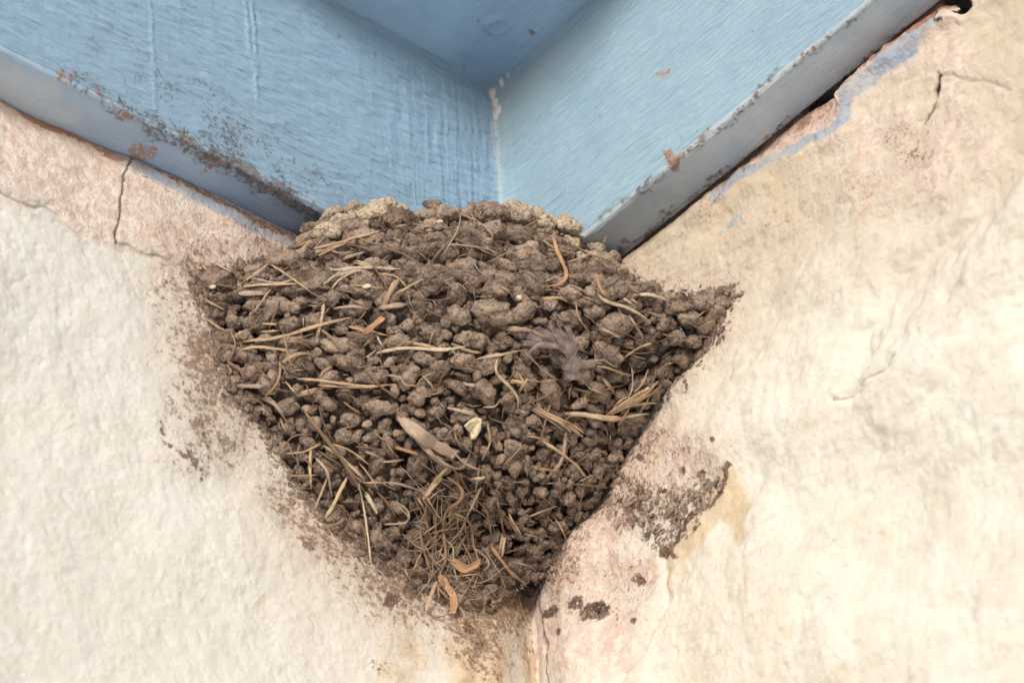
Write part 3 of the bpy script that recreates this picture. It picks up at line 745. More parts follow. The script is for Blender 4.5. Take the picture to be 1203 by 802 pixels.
# solid core behind the pellets
def build_core():
    ph = np.linspace(0, PI / 2, 150); tt = np.linspace(0, 1, 130)
    PHI, T = np.meshgrid(ph, tt, indexing='ij'); PHI = PHI.ravel(); T = T.ravel()
    zr = rim_z(PHI) - 0.004; z = -0.142 + (zr + 0.142) * T
    P = nest_P(PHI, z); N = nest_N(PHI, z)
    nz = fbm(P, 140, 3, 0.6, 2.0)
    P = P - N * (0.0030 + 0.0035 * np.abs(nz))[:, None]
    P = P - N * (0.006 * VOID(px(P)))[:, None]
    cut = sstep(-14, -5, sdist(px(P), OUTL)) * (P[:, 2] < -.03)
    P[:, 0] = np.maximum(P[:, 0], -0.004) - 0.012 * cut * (P[:, 0] < P[:, 1] + .01); P[:, 1] = np.maximum(P[:, 1], -0.004) - 0.012 * cut * (P[:, 1] <= P[:, 0] + .01)
    nu, nv = len(ph), len(tt)
    # lip and hollow inside
    rows = [P.reshape(nu, nv, 3)]
    rim = rows[0][:, -1]
    inner = []
    for k, (sc, dz) in enumerate(((0.93, .002), (0.84, .001), (0.76, -.012), (0.68, -.03), (0.45, -.045), (0.02, -.05))):
        q = rim * np.array([sc, sc, 1]); q[:, 2] += dz; inner.append(q[:, None])
    G = np.concatenate(rows + inner, 1)
    nv2 = G.shape[1]
    V = G.reshape(-1, 3); F = grid_faces(nu, nv2)
    # which way round
    return npart('mud_core', V, F, M_MUD, dict(tint=np.clip(0.02 + 0.5 * fbm(V, 60, 2), 0, 1) * 0.6, pale=np.zeros(len(V))))
build_core()

# pellets laid over it by dart throwing
def lay_pellets():
    n_try = 26000
    phi = rng.random(n_try) * PI / 2; z = -0.139 + rng.random(n_try) * 0.146
    # area weighting
    ex = [nest_hit((rng.uniform(380, 660), rng.uniform(590, 728)))[0] for _ in range(3500)]
    ex = np.array([e for e in ex if e[2] < -.09 and e[0] > .002])
    P = nest_P(phi, z)
    r = np.hypot(P[:, 0], P[:, 1])
    keep = (z < rim_z(phi) + 0.001) & (sdist(px(P), OUTL) < -3 + 14 * fbm(P, 90, 2, .5, 7.0) - 3 * (px(P)[:, 0] > 640) * (px(P)[:, 1] > 440)) & (rng.random(n_try) < np.clip(r / 0.13, 0.1, 1))
    ex = ex[sdist(px(ex), OUTL) < -3 + 14 * fbm(ex, 90, 2, .5, 7.0)]; phi, z, P = phi[keep], z[keep], P[keep]
    phi = np.concatenate([phi, np.arctan2(np.maximum(ex[:, 1], .0005), ex[:, 0])]); z = np.concatenate([z, ex[:, 2]]); P = np.concatenate([P, ex])
    N = nest_N(phi, z)
    Q = px(P)
    # pellets grow from small grains at the foot to long rolls near the rim
    small = np.maximum(sstep(-.045, -.10, z) * 0.8, 0.7 * blob(Q, 800, 370, 70))
    right_low = sstep(520, 600, Q[:, 0]) * sstep(440, 490, Q[:, 1])
    base = 0.00305 - 0.00105 * np.clip(np.maximum(small, right_low), 0, 1)
    size = base * np.exp(rng.normal(size=len(z)) * 0.22)
    big = rng.random(len(z)) < 0.10
    size = np.where(big, size * 1.25, size)
    order = np.argsort(-size + 0.0006 * rng.random(len(size)))
    acc = []; cell = {}; cs = 0.006
    for i in order:
        p = P[i]; key = tuple((p / cs).astype(int)); ok = True
        for dx in (-1, 0, 1):
            for dy in (-1, 0, 1):
                for dz in (-1, 0, 1):
                    for j in cell.get((key[0] + dx, key[1] + dy, key[2] + dz), ()):
                        d = p - P[j]; d = d * np.array([0.80, 0.80, 1.22])
                        if d @ d < (0.815 * (size[i] + size[j])) ** 2: ok = False; break
                    if not ok: break
                if not ok: break
            if not ok: break
        if ok: acc.append(i); cell.setdefault(key, []).append(i)
    items = []
    for i in acc:
        n = N[i]; up = np.array([0, 0, 1.0])
        t = np.cross(up, n); t /= np.linalg.norm(t) + 1e-9
        u = np.cross(n, t)
        a = rng.normal() * (0.28 if z[i] > -0.07 else 0.9)
        t = t * math.cos(a) + u * math.sin(a)
        n2 = n + 0.18 * rng.normal(size=3); n2 /= np.linalg.norm(n2)
        t = t - n2 * (t @ n2); t /= np.linalg.norm(t)
        s = size[i]; el = 1.0 + (rng.random() ** 1.4) * (0.75 if z[i] > -0.08 else 0.35)
        sz = (s * el, s * (0.74 + 0.16 * rng.random()), s * (0.80 + 0.25 * rng.random()))
        q = Q[i]
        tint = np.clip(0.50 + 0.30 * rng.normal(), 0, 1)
        tint *= 1 - 0.35 * blob(q[None], 790, 380, 70)[0] - 0.5 * sstep(300, 230, q[0]) - 0.4 * sstep(540, 640, q[1]) - .4 * blob(q[None], 614, 620, 50)[0]  # darker wings and foot; shade of the lower hollow painted into the tint
        pale = 0.0
        rimz = rim_z(phi[i]) - z[i]
        if rimz < 0.005:
            if 365 < q[0] < 460: pale = 0.3
            elif 585 < q[0] < 745: pale = 0.3
            elif rng.random() < 0.35: pale = 0.25
        if 500 < q[0] < 620 and 350 < q[1] < 400 and rng.random() < 0.5: pale = 0.3
        if rng.random() < 0.035: pale = max(pale, 0.2 + 0.3 * rng.random())
        lift = (rng.random() - 0.75) * 0.0020 - 0.0045 * VOID(Q[i][None])[0]
        items.append((P[i] + n * lift - n * 0.0004, n2, t, sz, tint, pale, int(rng.integers(1, 4))))
    # hand placed pale clods along the rim and on the front
    for (x, y, s, pl) in ((385, 272, .0052, .95), (400, 262, .0045, .9), (418, 258, .0045, .95), (436, 252, .0048, 1), (445, 244, .0042, .9), (424, 266, .0030, .95), (390, 252, .003, .6),
                          (612, 252, .0052, .75), (628, 254, .0050, .9), (644, 262, .0046, 1), (660, 266, .0044, 1), (672, 268, .0040, .9), (672, 288, .0040, .85), (693, 308, .0054, 1), (703, 292, .0030, .8), (624, 290, .003, .8),
                          (516, 252, .0048, .35), (504, 256, .0036, .3), (555, 252, .0050, .2), (572, 250, .0042, .2), (473, 246, .0022, .7), (463, 245, .0030, .5), (462, 262, .0034, .1), (730, 318, .0032, .7), (717, 305, .0034, .4),
                          (838, 350, .0038, 0), (850, 345, .0032, 0), (826, 358, .004, 0), (812, 372, .004, 0), (842, 368, .0036, 0), (832, 385, .0038, 0), (800, 360, .003, 0), (815, 400, .0034, 0), (795, 395, .0036, 0), (851, 356, .003, 0)):
        p, n = nest_hit((x, y)); t = np.cross([0, 0, 1.0], n); t /= np.linalg.norm(t)
        n = np.cross(t, np.cross(n, t)); n /= np.linalg.norm(n)
        if p[2] > 0 and (abs(p[0] - PR) < .002 or abs(p[1] - PL) < .002):
            p = on_plane((x, y), 2, -0.0005)
        items.append((p + n * 0.0005 - ray((x, y)) * (0.0030 if pl > .5 else .0016), n, t, (s * 0.95 * (1 + .3 * rng.random()), s * .85, s * .8), 0.35 + .2 * rng.random(), pl, int(rng.integers(3, 5))))
    # what shows largest: a hundred pellets as parts of their own
    area = np.array([it[3][0] * it[3][1] * max(0.0, float(it[1] @ -_F)) for it in items])
    ordr = np.argsort(-area)
    Bg = [items[k] for k in ordr[:100]]; Sm = [items[k] for k in ordr[100:]]
    for it in Bg:
        V, F, A = pellets([it], hi=True)
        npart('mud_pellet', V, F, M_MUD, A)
    # filler grains pressed between them
    ph = rng.random(2600) * PI / 2; zz = -0.139 + rng.random(2600) * 0.138
    PP = nest_P(ph, zz); NN_ = nest_N(ph, zz); ok = (zz < rim_z(ph)) & (sdist(px(PP), OUTL) < -6)
    for p, n in zip(PP[ok], NN_[ok]):
        t = np.cross(n, rng.normal(size=3)); t /= np.linalg.norm(t); s = 0.0012 + 0.0009 * rng.random()
        Sm.append((p - n * 0.0014, n, t, (s * 1.3, s, s), 0.12 + 0.3 * rng.random(), 0.0, 2))
    # crumbs and thin smears that bond the rim of the nest to the stone
    nc = 0
    while nc < 900:
        q = (rng.uniform(215, 870), rng.uniform(320, 735)); d_ = sdist(np.array([q]), OUTL)[0]
        if not (-8 < d_ < 9 + 14 * rng.random() ** 3) or rng.random() < max(0, d_) / 16: continue
        p, n = nest_hit(q); nc += 1; s = rng.uniform(.0005, .0017) * (1 if d_ < 2 else .6)
        n = n / np.linalg.norm(n); t = np.cross(n, rng.normal(size=3)); t /= np.linalg.norm(t)
        if p[0] < .001: p = np.array([D_at(p, 0), p[1], p[2]])
        elif p[1] < .001: p = np.array([p[0], D_at(p, 1), p[2]])
        Sm.append((p, n, t, (s * 1.5, s, s * .7), .15 + .4 * rng.random(), 0.0, 3))
    ok = np.concatenate([ok, np.ones(900, bool)])
    nbig = len(Sm) - int(ok.sum())
    V1, F1, A1 = pellets(Sm[:nbig], hi=True); V2, F2, A2 = pellets(Sm[nbig:], hi=False)
    V = np.concatenate([V1, V2]); F = np.concatenate([F1, F2 + len(V1)]); A = {k: np.concatenate([A1[k], A2[k]]) for k in A1}
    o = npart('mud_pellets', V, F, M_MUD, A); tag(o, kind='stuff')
    print('pellets', len(items), 'verts', len(V))
lay_pellets()

# distance from the camera of the pellets, so that strands lie on top of them
ZBUF = np.full((802, 1203), 9.0)
def fill_zbuf():
    for o in nest.children:
        if not o.name.startswith('mud'): continue
        me = o.data; co = np.empty(len(me.vertices) * 3, np.float32); me.vertices.foreach_get('co', co); co = co.reshape(-1, 3) + NB
        f = np.empty(len(me.polygons) * 4 if len(me.loops) == 4 * len(me.polygons) else 0, np.int32)
        q = np.round(px(co)).astype(int); t = np.linalg.norm(co - CP, axis=1)
        ok = (q[:, 0] > 1) & (q[:, 0] < 1201) & (q[:, 1] > 1) & (q[:, 1] < 800)
        for dx in (-1, 0, 1):
            for dy in (-1, 0, 1):
                np.minimum.at(ZBUF, (q[ok, 1] + dy, q[ok, 0] + dx), t[ok])
fill_zbuf()
def surf_t(q):
    x = int(min(max(q[0], 2), 1199)); y = int(min(max(q[1], 2), 799)); t = ZBUF[y, x]
    if t > 5: t = float(np.linalg.norm(nest_hit(q)[0] - CP))
    return t

# ------------------------------------------------------------------ strands: straw, roots, blades
COLS = dict(tan=(.68, .49, .31), yel=(.74, .57, .33), pale=(.80, .67, .49), gry=(.55, .43, .34), brn=(.28, .18, .12), org=(.55, .31, .16), oli=(.27, .20, .09), wht=(.68, .58, .46))
def smooth_path(P, n):
    P = np.asarray(P, float)
    if len(P) == 2: P = np.stack([P[0], (P[0] + P[1]) / 2 + 1e-5, P[1]])
    E = np.concatenate([[2 * P[0] - P[1]], P, [2 * P[-1] - P[-2]]])
    seg = np.linalg.norm(np.diff(P, axis=0), axis=1); out = []
    for k in range(len(P) - 1):
        m = max(2, int(round(n * seg[k] / seg.sum())))
        t = np.linspace(0, 1, m, endpoint=False)[:, None]
        p0, p1, p2, p3 = E[k:k + 4]
        out.append(0.5 * ((2 * p1) + (-p0 + p2) * t + (2 * p0 - 5 * p1 + 4 * p2 - p3) * t ** 2 + (-p0 + 3 * p1 - 3 * p2 + p3) * t ** 3))
    return np.concatenate(out + [P[-1:]])

def strand_mesh(P3, Nn, w, flat=0.27, taper=(0.5, 0.35), wob=0.12, sides=8, twist=0.0, lumpy=0.0, curl=0.0):
    """w: full width in mm"""
    n = len(P3); w = w * 0.001 / 2
    T = np.gradient(P3, axis=0); T /= np.linalg.norm(T, axis=1)[:, None] + 1e-12
    L = np.concatenate([[0], np.cumsum(np.linalg.norm(np.diff(P3, axis=0), axis=1))]); u = L / L[-1]
    B = np.cross(Nn, T); B /= np.linalg.norm(B, axis=1)[:, None] + 1e-12
    N2 = np.cross(T, B)
    sd = rng.random() * 50
    ww = w * (1 + wob * np.sin(u * 9 + sd) + 0.5 * wob * np.sin(u * 23 + sd * 2) + lumpy * np.sin(u * 41 + sd))
    env = np.minimum(1, taper[0] + (1 - taper[0]) * u / 0.12) * np.minimum(1, taper[1] + (1 - taper[1]) * (1 - u) / 0.2)
    ww = ww * env
    a = np.linspace(0, 2 * PI, sides, endpoint=False)
    tw = twist * u + 0.25 * np.sin(u * 5 + sd)
    cx = np.cos(a)[None, :] * ww[:, None]; cy = np.sin(a)[None, :] * ww[:, None] * flat + curl * (cx ** 2) / w
    c, s = np.cos(tw)[:, None], np.sin(tw)[:, None]
    X = cx * c - cy * s; Y = cx * s + cy * c
    V = P3[:, None, :] + B[:, None, :] * X[..., None] + N2[:, None, :] * Y[..., None]
    V = V.reshape(-1, 3)
    F = grid_faces(n, sides, True)
    caps = np.stack([np.arange(sides)[::-1], (n - 1) * sides + np.arange(sides)])
    return V, F, caps, np.repeat(L * 60, sides), np.tile(np.abs(a / PI - 1), n)

def path3(pts, lift, arch=0.0, ends=None):
    """lift 2.2 lies on the pellets, more stands off them (mm)"""
    m = len(pts); L = np.hypot(*np.diff(np.array(pts), axis=0).T).sum()
    n = max(12, int(L / 2.4))
    q = smooth_path(np.array(pts, float), n); n = len(q)
    q = q + np.stack([np.convolve(rng.normal(size=n + 8), np.ones(9) / 9, 'valid') for _ in range(2)], 1) * 1.0
    t = np.array([surf_t(p) for p in q])
    k = 4; tp = np.pad(t, k, mode='edge')
    tm = np.array([np.sort(tp[i:i + 2 * k + 1])[1] for i in range(n)])
    tm = np.pad(tm, 3, mode='edge'); tm = np.convolve(tm, np.ones(7) / 7, 'valid')
    sag = 0.0006 * np.abs(np.sin(np.linspace(0, PI, n)))
    ends = 1 - np.minimum(1, np.minimum(np.arange(n), np.arange(n)[::-1]) / (0.18 * n + 1))
    tm = tm - 0.0002 + 0.0009 * ends * (lift < 3.9) - max(0.0, lift - 2.2) * 0.00045 - sag
    R = np.array([ray(p) for p in q]); S = CP + R * tm[:, None]
    H = [nest_hit(p)[1] for p in pts]; N = np.array([h / np.linalg.norm(h) for h in H])
    Ns = np.stack([np.interp(np.linspace(0, 1, n), np.linspace(0, 1, m), N[:, c]) for c in range(3)], 1) - R
    Ns /= np.linalg.norm(Ns, axis=1)[:, None]
    return S, Ns

def strand(name, specs, col, label=None):
    """specs: list of dicts(pts, w, ...); one mesh"""
    Vs, Fs, Cs, U, VV = [], [], [], [], []; off = 0
    for sp in specs:
        sp = dict(sp); pts = sp.pop('pts'); w = sp.pop('w'); lift = sp.pop('lift', 2.2); arch = sp.pop('arch', 0.0)
        S, Ns = path3(pts, lift, arch)
        V, F, caps, u, v = strand_mesh(S, Ns, w * (.92 if w < 1.7 else 1.05), **sp)
        Vs.append(V); Fs.append(F + off); Cs.append(caps + off); U.append(u + off * .01); VV.append(v); off += len(V)
    V = np.concatenate(Vs)
    c = np.tile(np.array(COLS[col]) * (0.85 + 0.3 * rng.random()), (len(V), 1))
    fs = [np.concatenate(Fs)] + [x for x in Cs]
    o = npart(name, V, fs, M_STRAW, dict(col=c, u=np.concatenate(U), v=np.concatenate(VV)))
    if label: o['label'] = label
    return o

def S1(name, pts, w, col='tan', **kw): return strand(name, [dict(pts=pts, w=w, **kw)], col)

# upper left of the nest
strand('straw', [dict(pts=ZA((465, 238), (560, 198), (695, 158)), w=1.5, taper=(.9, .5)), dict(pts=ZA((462, 222), (530, 205), (600, 188)), w=1.0, taper=(.8, .3)), dict(pts=ZA((478, 246), (540, 216), (600, 190)), w=.9, taper=(.8, .3))], 'tan')
strand('grass_head', [dict(pts=ZA((515, 300), (640, 290), (775, 295)), w=1.3, taper=(.3, .3)), dict(pts=ZA((508, 290), (560, 300), (640, 298)), w=.7), dict(pts=ZA((610, 265), (670, 283), (730, 294)), w=.8, taper=(.1, .4)),
                      dict(pts=ZA((492, 352), (560, 315), (650, 298)), w=.9, taper=(.2, .5)), dict(pts=ZA((515, 372), (560, 328), (630, 300)), w=.8, taper=(.2, .5)), dict(pts=ZA((480, 362), (540, 318), (600, 305)), w=.7, taper=(.2, .5)),
                      dict(pts=ZA((600, 272), (640, 282), (690, 292)), w=.5, taper=(.1, .5)), dict(pts=ZA((560, 298), (545, 310), (530, 335)), w=.5, taper=(.5, .1))], 'pale', 'pale dry grass head with split awns')
for pts, w, c, kw in [
    (ZA((560, 262), (600, 248), (642, 235)), 1.3, 'gry', {}), (ZA((305, 280), (380, 330), (455, 385)), .75, 'yel', dict(lift=3.5)), (ZA((185, 355), (245, 315), (305, 270)), .9, 'tan', {}),
    (ZA((205, 358), (290, 352), (425, 350)), 1.1, 'tan', {}), (ZA((185, 383), (235, 384), (285, 383)), 1.7, 'gry', {}), (ZA((215, 405), (270, 400)), .9, 'tan', {}), (ZA((235, 465), (260, 425), (305, 365)), .9, 'gry', {}),
    (ZA((180, 592), (250, 578), (360, 590), (400, 590)), 1.0, 'tan', {}), (ZA((205, 560), (340, 540), (480, 500), (600, 470)), 1.3, 'tan', dict(lift=2.8)), (ZA((465, 560), (485, 480), (497, 400)), 1.2, 'gry', {}),
    (ZA((712, 430), (735, 380), (752, 350), (785, 328)), 1.7, 'tan', dict(twist=1.2, taper=(.5, .9), lift=3)), (ZA((695, 438), (745, 428), (795, 424)), 1.7, 'gry', {}), (ZA((640, 530), (680, 495), (717, 468)), 1.9, 'org', dict(curl=.3)),
    (ZA((585, 505), (625, 515), (650, 530)), 1.0, 'tan', {}), (ZA((635, 580), (665, 550), (685, 530)), .9, 'tan', {}), (ZA((685, 528), (700, 565), (715, 585)), .7, 'pale', {}),
    (ZA((685, 602), (780, 582), (900, 590), (1010, 575)), 1.3, 'pale', dict(lift=3)), (ZA((790, 560), (850, 568), (910, 585)), 1.3, 'tan', {}), (ZA((345, 632), (400, 605), (435, 600)), 1.3, 'tan', {}),
    (ZA((395, 692), (480, 700), (560, 708), (640, 720), (760, 715)), 1.0, 'tan', dict(lift=3)), (ZA((355, 702), (400, 750)), .7, 'tan', {}), (ZA((405, 757), (475, 732)), .9, 'gry', {}), (ZA((270, 765), (300, 765), (330, 800)), 1.1, 'gry', {}),
    (ZA((100, 275), (175, 315)), .9, 'tan', {}), (ZA((45, 275), (75, 300)), 1.0, 'tan', {}), (ZA((200, 715), (290, 720)), .9, 'gry', {}), (ZA((720, 680), (770, 690), (790, 715), (850, 720)), .8, 'gry', {}),
    (ZA((850, 680), (885, 720), (885, 745)), .8, 'gry', {}), (ZA((255, 520), (330, 520)), .8, 'tan', {}), (ZA((265, 495), (330, 495)), .8, 'tan', {}), (ZA((380, 215), (430, 200), (470, 188)), .6, 'tan', {}),
    (ZA((405, 240), (435, 205), (470, 200)), 1.1, 'tan', {}), (ZA((240, 330), (330, 345), (400, 330)), .8, 'gry', {}), (ZA((530, 440), (600, 432), (660, 442)), 1.0, 'gry', {}), (ZA((640, 650), (700, 720), (760, 765)), .9, 'brn', {}),
    # upper right
    (ZB((370, 180), (385, 230), (415, 300), (412, 335), (380, 355), (345, 360)), 1.5, 'org', dict(lift=4, flat=.2, twist=.5)), (ZB((525, 315), (545, 370), (575, 402)), 1.1, 'org', dict(lift=3.5)),
    (ZB((530, 388), (570, 415), (640, 435), (708, 472)), 1.2, 'pale', dict(lift=3.5)), (ZB((665, 390), (720, 390), (790, 412)), 1.2, 'pale', dict(lift=3)), (ZB((620, 400), (660, 425)), .9, 'pale', {}), (ZB((650, 400), (680, 425)), .8, 'tan', {}),
    (ZB((330, 405), (395, 400), (420, 412)), 1.2, 'tan', {}), (ZB((550, 212), (558, 190), (567, 170)), .4, 'tan', dict(lift=1)), (ZB((540, 510), (575, 525), (612, 545)), 1.1, 'tan', {}), (ZB((195, 510), (240, 515), (285, 520)), 1.7, 'gry', {}),
    (ZB((0, 565), (60, 590), (110, 600)), 1.1, 'tan', {}), (ZB((95, 622), (180, 605), (260, 588)), 1.0, 'pale', {}), (ZB((168, 620), (162, 670), (215, 725), (240, 765), (242, 800)), 1.1, 'pale', dict(lift=3.6)),
    (ZB((460, 655), (540, 650), (650, 680)), .9, 'yel', dict(lift=3)), (ZB((455, 680), (500, 725)), .8, 'pale', {}), (ZB((440, 725), (470, 735), (515, 745)), 1.1, 'oli', {}), (ZB((487, 740), (487, 792)), .7, 'tan', {}),
    (ZB((550, 690), (590, 745)), 1.5, 'gry', {}), (ZB((640, 460), (680, 520), (700, 560)), .8, 'gry', {}),
    # middle right sheaf
    (ZG((390, 715), (520, 718), (700, 748), (860, 738)), 1.8, 'tan', dict(lift=3.2)), (ZG((890, 655), (1000, 640), (1060, 640)), .9, 'pale', dict(lift=3)), (ZG((780, 745), (880, 735), (1000, 713)), .9, 'pale', dict(lift=3)), (ZG((780, 800), (830, 720), (862, 680)), .8, 'tan', dict(lift=3.5)),
    (ZG((940, 700), (975, 640), (1003, 580)), .7, 'tan', dict(lift=3.5)), (ZG((855, 600), (880, 500), (877, 370)), .55, 'pale', dict(lift=4)), (ZG((900, 560), (960, 490), (1000, 385)), .6, 'gry', dict(lift=4)),
    (ZG((160, 680), (300, 740), (440, 800)), 1.3, 'tan', dict(lift=3)), (ZF((490, 350), (620, 430), (700, 490)), 1.0, 'gry', dict(lift=3)),
    (ZF((712, 380), (830, 386), (1030, 420)), 1.5, 'pale', dict(lift=3.2)), (ZF((715, 500), (700, 620), (670, 720), (600, 795)), 1.4, 'gry', dict(lift=3)), (ZF((560, 560), (680, 640), (780, 720), (840, 797)), 1.1, 'tan', dict(lift=3.5)),
    (ZF((530, 750), (590, 758), (655, 770)), 1.1, 'org', {}), (ZF((160, 335), (240, 325), (275, 280)), .7, 'pale', {}), (ZF((0, 365), (45, 368), (95, 382)), 1.1, 'pale', {}), (ZF((20, 172), (70, 182), (115, 192)), 1.3, 'gry', {}),
    (ZC((60, 65), (130, 80)), .9, 'pale', {}), (ZC((115, 258), (165, 252)), 1.2, 'pale', {}), (ZC((175, 435), (215, 490), (257, 532)), 1.3, 'org', dict(lift=3)), (ZC((208, 400), (196, 460)), 1.0, 'tan', dict(lift=3)),
    # lower left
    (ZD((377, 190), (374, 255), (376, 322)), 1.1, 'yel', dict(lift=3)), (ZD((225, 45), (265, 65), (300, 115)), 1.2, 'gry', {}), (ZD((415, 190), (480, 235), (540, 295)), 1.1, 'yel', dict(lift=3.2)), (ZD((440, 185), (490, 205), (550, 245)), .8, 'tan', dict(lift=3)),
    (ZD((420, 410), (450, 360), (485, 285)), 1.4, 'yel', dict(lift=3.4)), (ZD((520, 305), (540, 400), (560, 555)), .75, 'pale', dict(lift=5)), (ZD((530, 302), (640, 305), (722, 332)), .6, 'tan', dict(lift=4.5)), (ZD((715, 350), (760, 290), (792, 255)), 1.3, 'tan', dict(lift=4)),
    (ZD((405, 440), (460, 425), (480, 408)), 1.3, 'brn', {}), (ZD((540, 205), (590, 230)), 1.0, 'gry', {}), (ZD((630, 195), (670, 205), (712, 220)), 1.3, 'org', {}), (ZD((790, 75), (870, 95)), 1.0, 'pale', {}), (ZD((345, 30), (400, 15)), 1.1, 'tan', {}),
    (ZD((150, 8), (240, 10)), 1.5, 'gry', {}), (ZD((540, 330), (560, 365), (578, 395)), 1.6, 'pale', dict(lift=4)), (ZD((400, 5), (500, 12), (580, 5)), .8, 'tan', {}), (ZD((650, 130), (700, 150), (745, 210)), .8, 'tan', {}),
]:
    S1('straw', pts, w, c, **kw)
strand('straw_sheaf', [dict(pts=ZG((700, 725), (850, 640), (1000, 540), (1070, 480)), w=1.7, lift=3.5, taper=(.4, .2)), dict(pts=ZG((715, 712), (820, 640), (940, 560), (1040, 520)), w=1.2, lift=4.2, taper=(.5, .2)),
                       dict(pts=ZG((730, 722), (880, 650), (1010, 575), (1100, 500)), w=1.1, lift=4.5, taper=(.5, .2)), dict(pts=ZG((740, 680), (800, 620), (860, 590)), w=.7, lift=4, taper=(.3, .3)), dict(pts=ZG((880, 650), (960, 600), (1080, 540)), w=.6, lift=5, taper=(.3, .1))], 'tan', 'frayed sheaf of tan straw')
strand('straw_sheaf', [dict(pts=ZF((500, 340), (600, 390), (720, 450), (830, 540)), w=1.6, lift=3.4, taper=(.5, .3)), dict(pts=ZF((520, 330), (620, 385), (740, 440), (840, 510)), w=.9, lift=4, taper=(.5, .2)), dict(pts=ZF((560, 375), (680, 440), (750, 500)), w=.8, lift=4.2, taper=(.5, .2))], 'tan')
strand('husk', [dict(pts=ZF((330, 165), (390, 160), (460, 180)), w=1.4, lift=3.6, taper=(.2, .3)), dict(pts=ZF((400, 110), (430, 165), (450, 200)), w=.6, lift=4), dict(pts=ZF((460, 140), (420, 200), (400, 240)), w=.6, lift=4), dict(pts=ZF((440, 165), (420, 195), (395, 230)), w=.5, lift=4)], 'yel', 'frayed yellow husk')
strand('stem_sheath', [dict(pts=ZD((640, 100), (720, 165), (812, 218)), w=4.2, lift=3.5, flat=.22, taper=(.2, .75), curl=.25), dict(pts=ZD((690, 160), (760, 232), (830, 260), (862, 210)), w=1.7, lift=3.5, flat=.3, twist=.8), dict(pts=ZD((660, 130), (740, 215), (815, 235)), w=1.2, lift=4.5)], 'gry', 'broad grey brown stem sheath')
# roots
for pts, w, c, kw in [
    (ZA((120, 600), (122, 578), (150, 572), (168, 592), (150, 630), (190, 660), (205, 702)), 1.1, 'brn', dict(lumpy=.15)), (ZA((905, 268), (945, 215), (980, 150), (987, 92), (955, 85)), .4, 'pale', dict(lift=3.5)),
    (ZA((915, 215), (960, 208), (1018, 212), (1080, 222), (1145, 250)), .55, 'tan', dict(lift=3, lumpy=.2)), (ZA((820, 135), (930, 145), (985, 140)), .35, 'gry', {}), (ZB((30, 95), (90, 120), (145, 165), (150, 200)), .5, 'tan', dict(lift=3)),
    (ZB((262, 590), (330, 660), (380, 695)), .7, 'gry', {}), (ZD((350, 80), (400, 140), (440, 195), (480, 250), (522, 322)), 1.4, 'brn', dict(lift=3.6, lumpy=.12, flat=.8)), (ZD((390, 225), (425, 270), (440, 345)), 1.0, 'gry', dict(lift=3, lumpy=.1)),
    (ZD((600, 430), (665, 422), (668, 385), (630, 355)), .8, 'gry', dict(lift=4)), (ZD((720, 330), (760, 400), (800, 430)), .8, 'tan', dict(lift=4)),
    (ZE((450, 0), (525, 60), (520, 130), (440, 200), (430, 300), (440, 400), (430, 480), (390, 570)), 1.3, 'brn', dict(lift=6, lumpy=.2, flat=.9)), (ZE((640, 60), (560, 220), (530, 290), (460, 370)), 1.0, 'gry', dict(lift=7.5, lumpy=.12, flat=.9)),
    (ZE((330, 150), (330, 200), (300, 260), (310, 350), (340, 480), (388, 582)), .8, 'brn', dict(lift=7)), (ZE((310, 120), (360, 190), (412, 262)), .7, 'brn', dict(lift=6)), (ZE((370, 580), (440, 660), (520, 720), (545, 790), (480, 820)), .6, 'tan', dict(lift=6)),
    (ZE((378, 200), (385, 340), (412, 392)), .9, 'gry', dict(lift=5, lumpy=.15)), (ZE((330, 440), (380, 420), (425, 398)), .7, 'gry', dict(lift=6.5)), (ZE((440, 550), (520, 550), (620, 540), (655, 580)), .45, 'tan', dict(lift=5)),
    (ZE((590, 390), (660, 440), (682, 490), (650, 522)), .8, 'gry', dict(lift=5)), (ZE((215, 508), (240, 570)), .6, 'tan', dict(lift=5)), (ZE((440, 60), (390, 90), (340, 135)), .5, 'gry', dict(lift=6)), (ZE((480, 200), (540, 225), (585, 270)), .6, 'tan', dict(lift=6)),
    (ZE((140, 130), (200, 180), (235, 240), (180, 290)), .7, 'gry', dict(lift=5)), (ZE((320, 380), (370, 450), (420, 500)), .8, 'gry', dict(lift=6.5)), (ZE((450, 470), (500, 540), (510, 590)), .5, 'brn', dict(lift=6)), (ZE((400, 590), (402, 670)), .6, 'tan', dict(lift=6)),
    (ZE((0, 35), (180, 40), (330, 92)), .7, 'gry', dict(lift=5)), (ZE((340, 480), (400, 470), (440, 440)), .4, 'gry', dict(lift=7)), (ZE((380, 400), (440, 450), (500, 470)), .5, 'gry', dict(lift=6.5)),
]:
    S1('rootlet', pts, w, c, **kw)
for pts, w, c, kw in [(ZE((405, 540), (440, 600), (478, 665), (482, 755)), 2.9, 'org', dict(lift=7, flat=.12, taper=(.25, .75), curl=.35)), (ZE((455, 455), (530, 505), (590, 495), (637, 455)), 2.7, 'org', dict(lift=7, flat=.12, taper=(.4, .15), curl=.6)),
                      (ZE((392, 575), (355, 670), (330, 755)), 1.6, 'tan', dict(lift=7, flat=.25)), (ZE((550, 320), (520, 390), (490, 452)), 1.2, 'oli', dict(lift=4)), (ZE((692, 380), (755, 470), (805, 535)), 1.4, 'org', dict(lift=4, flat=.25)),
                      (ZE((772, 320), (765, 370), (755, 435)), 1.2, 'tan', dict(lift=4, flat=.25)), (ZE((420, 0), (370, 60), (320, 122)), 1.3, 'tan', dict(lift=5, flat=.3))]:
    S1('dry_blade', pts, w, c, **kw)

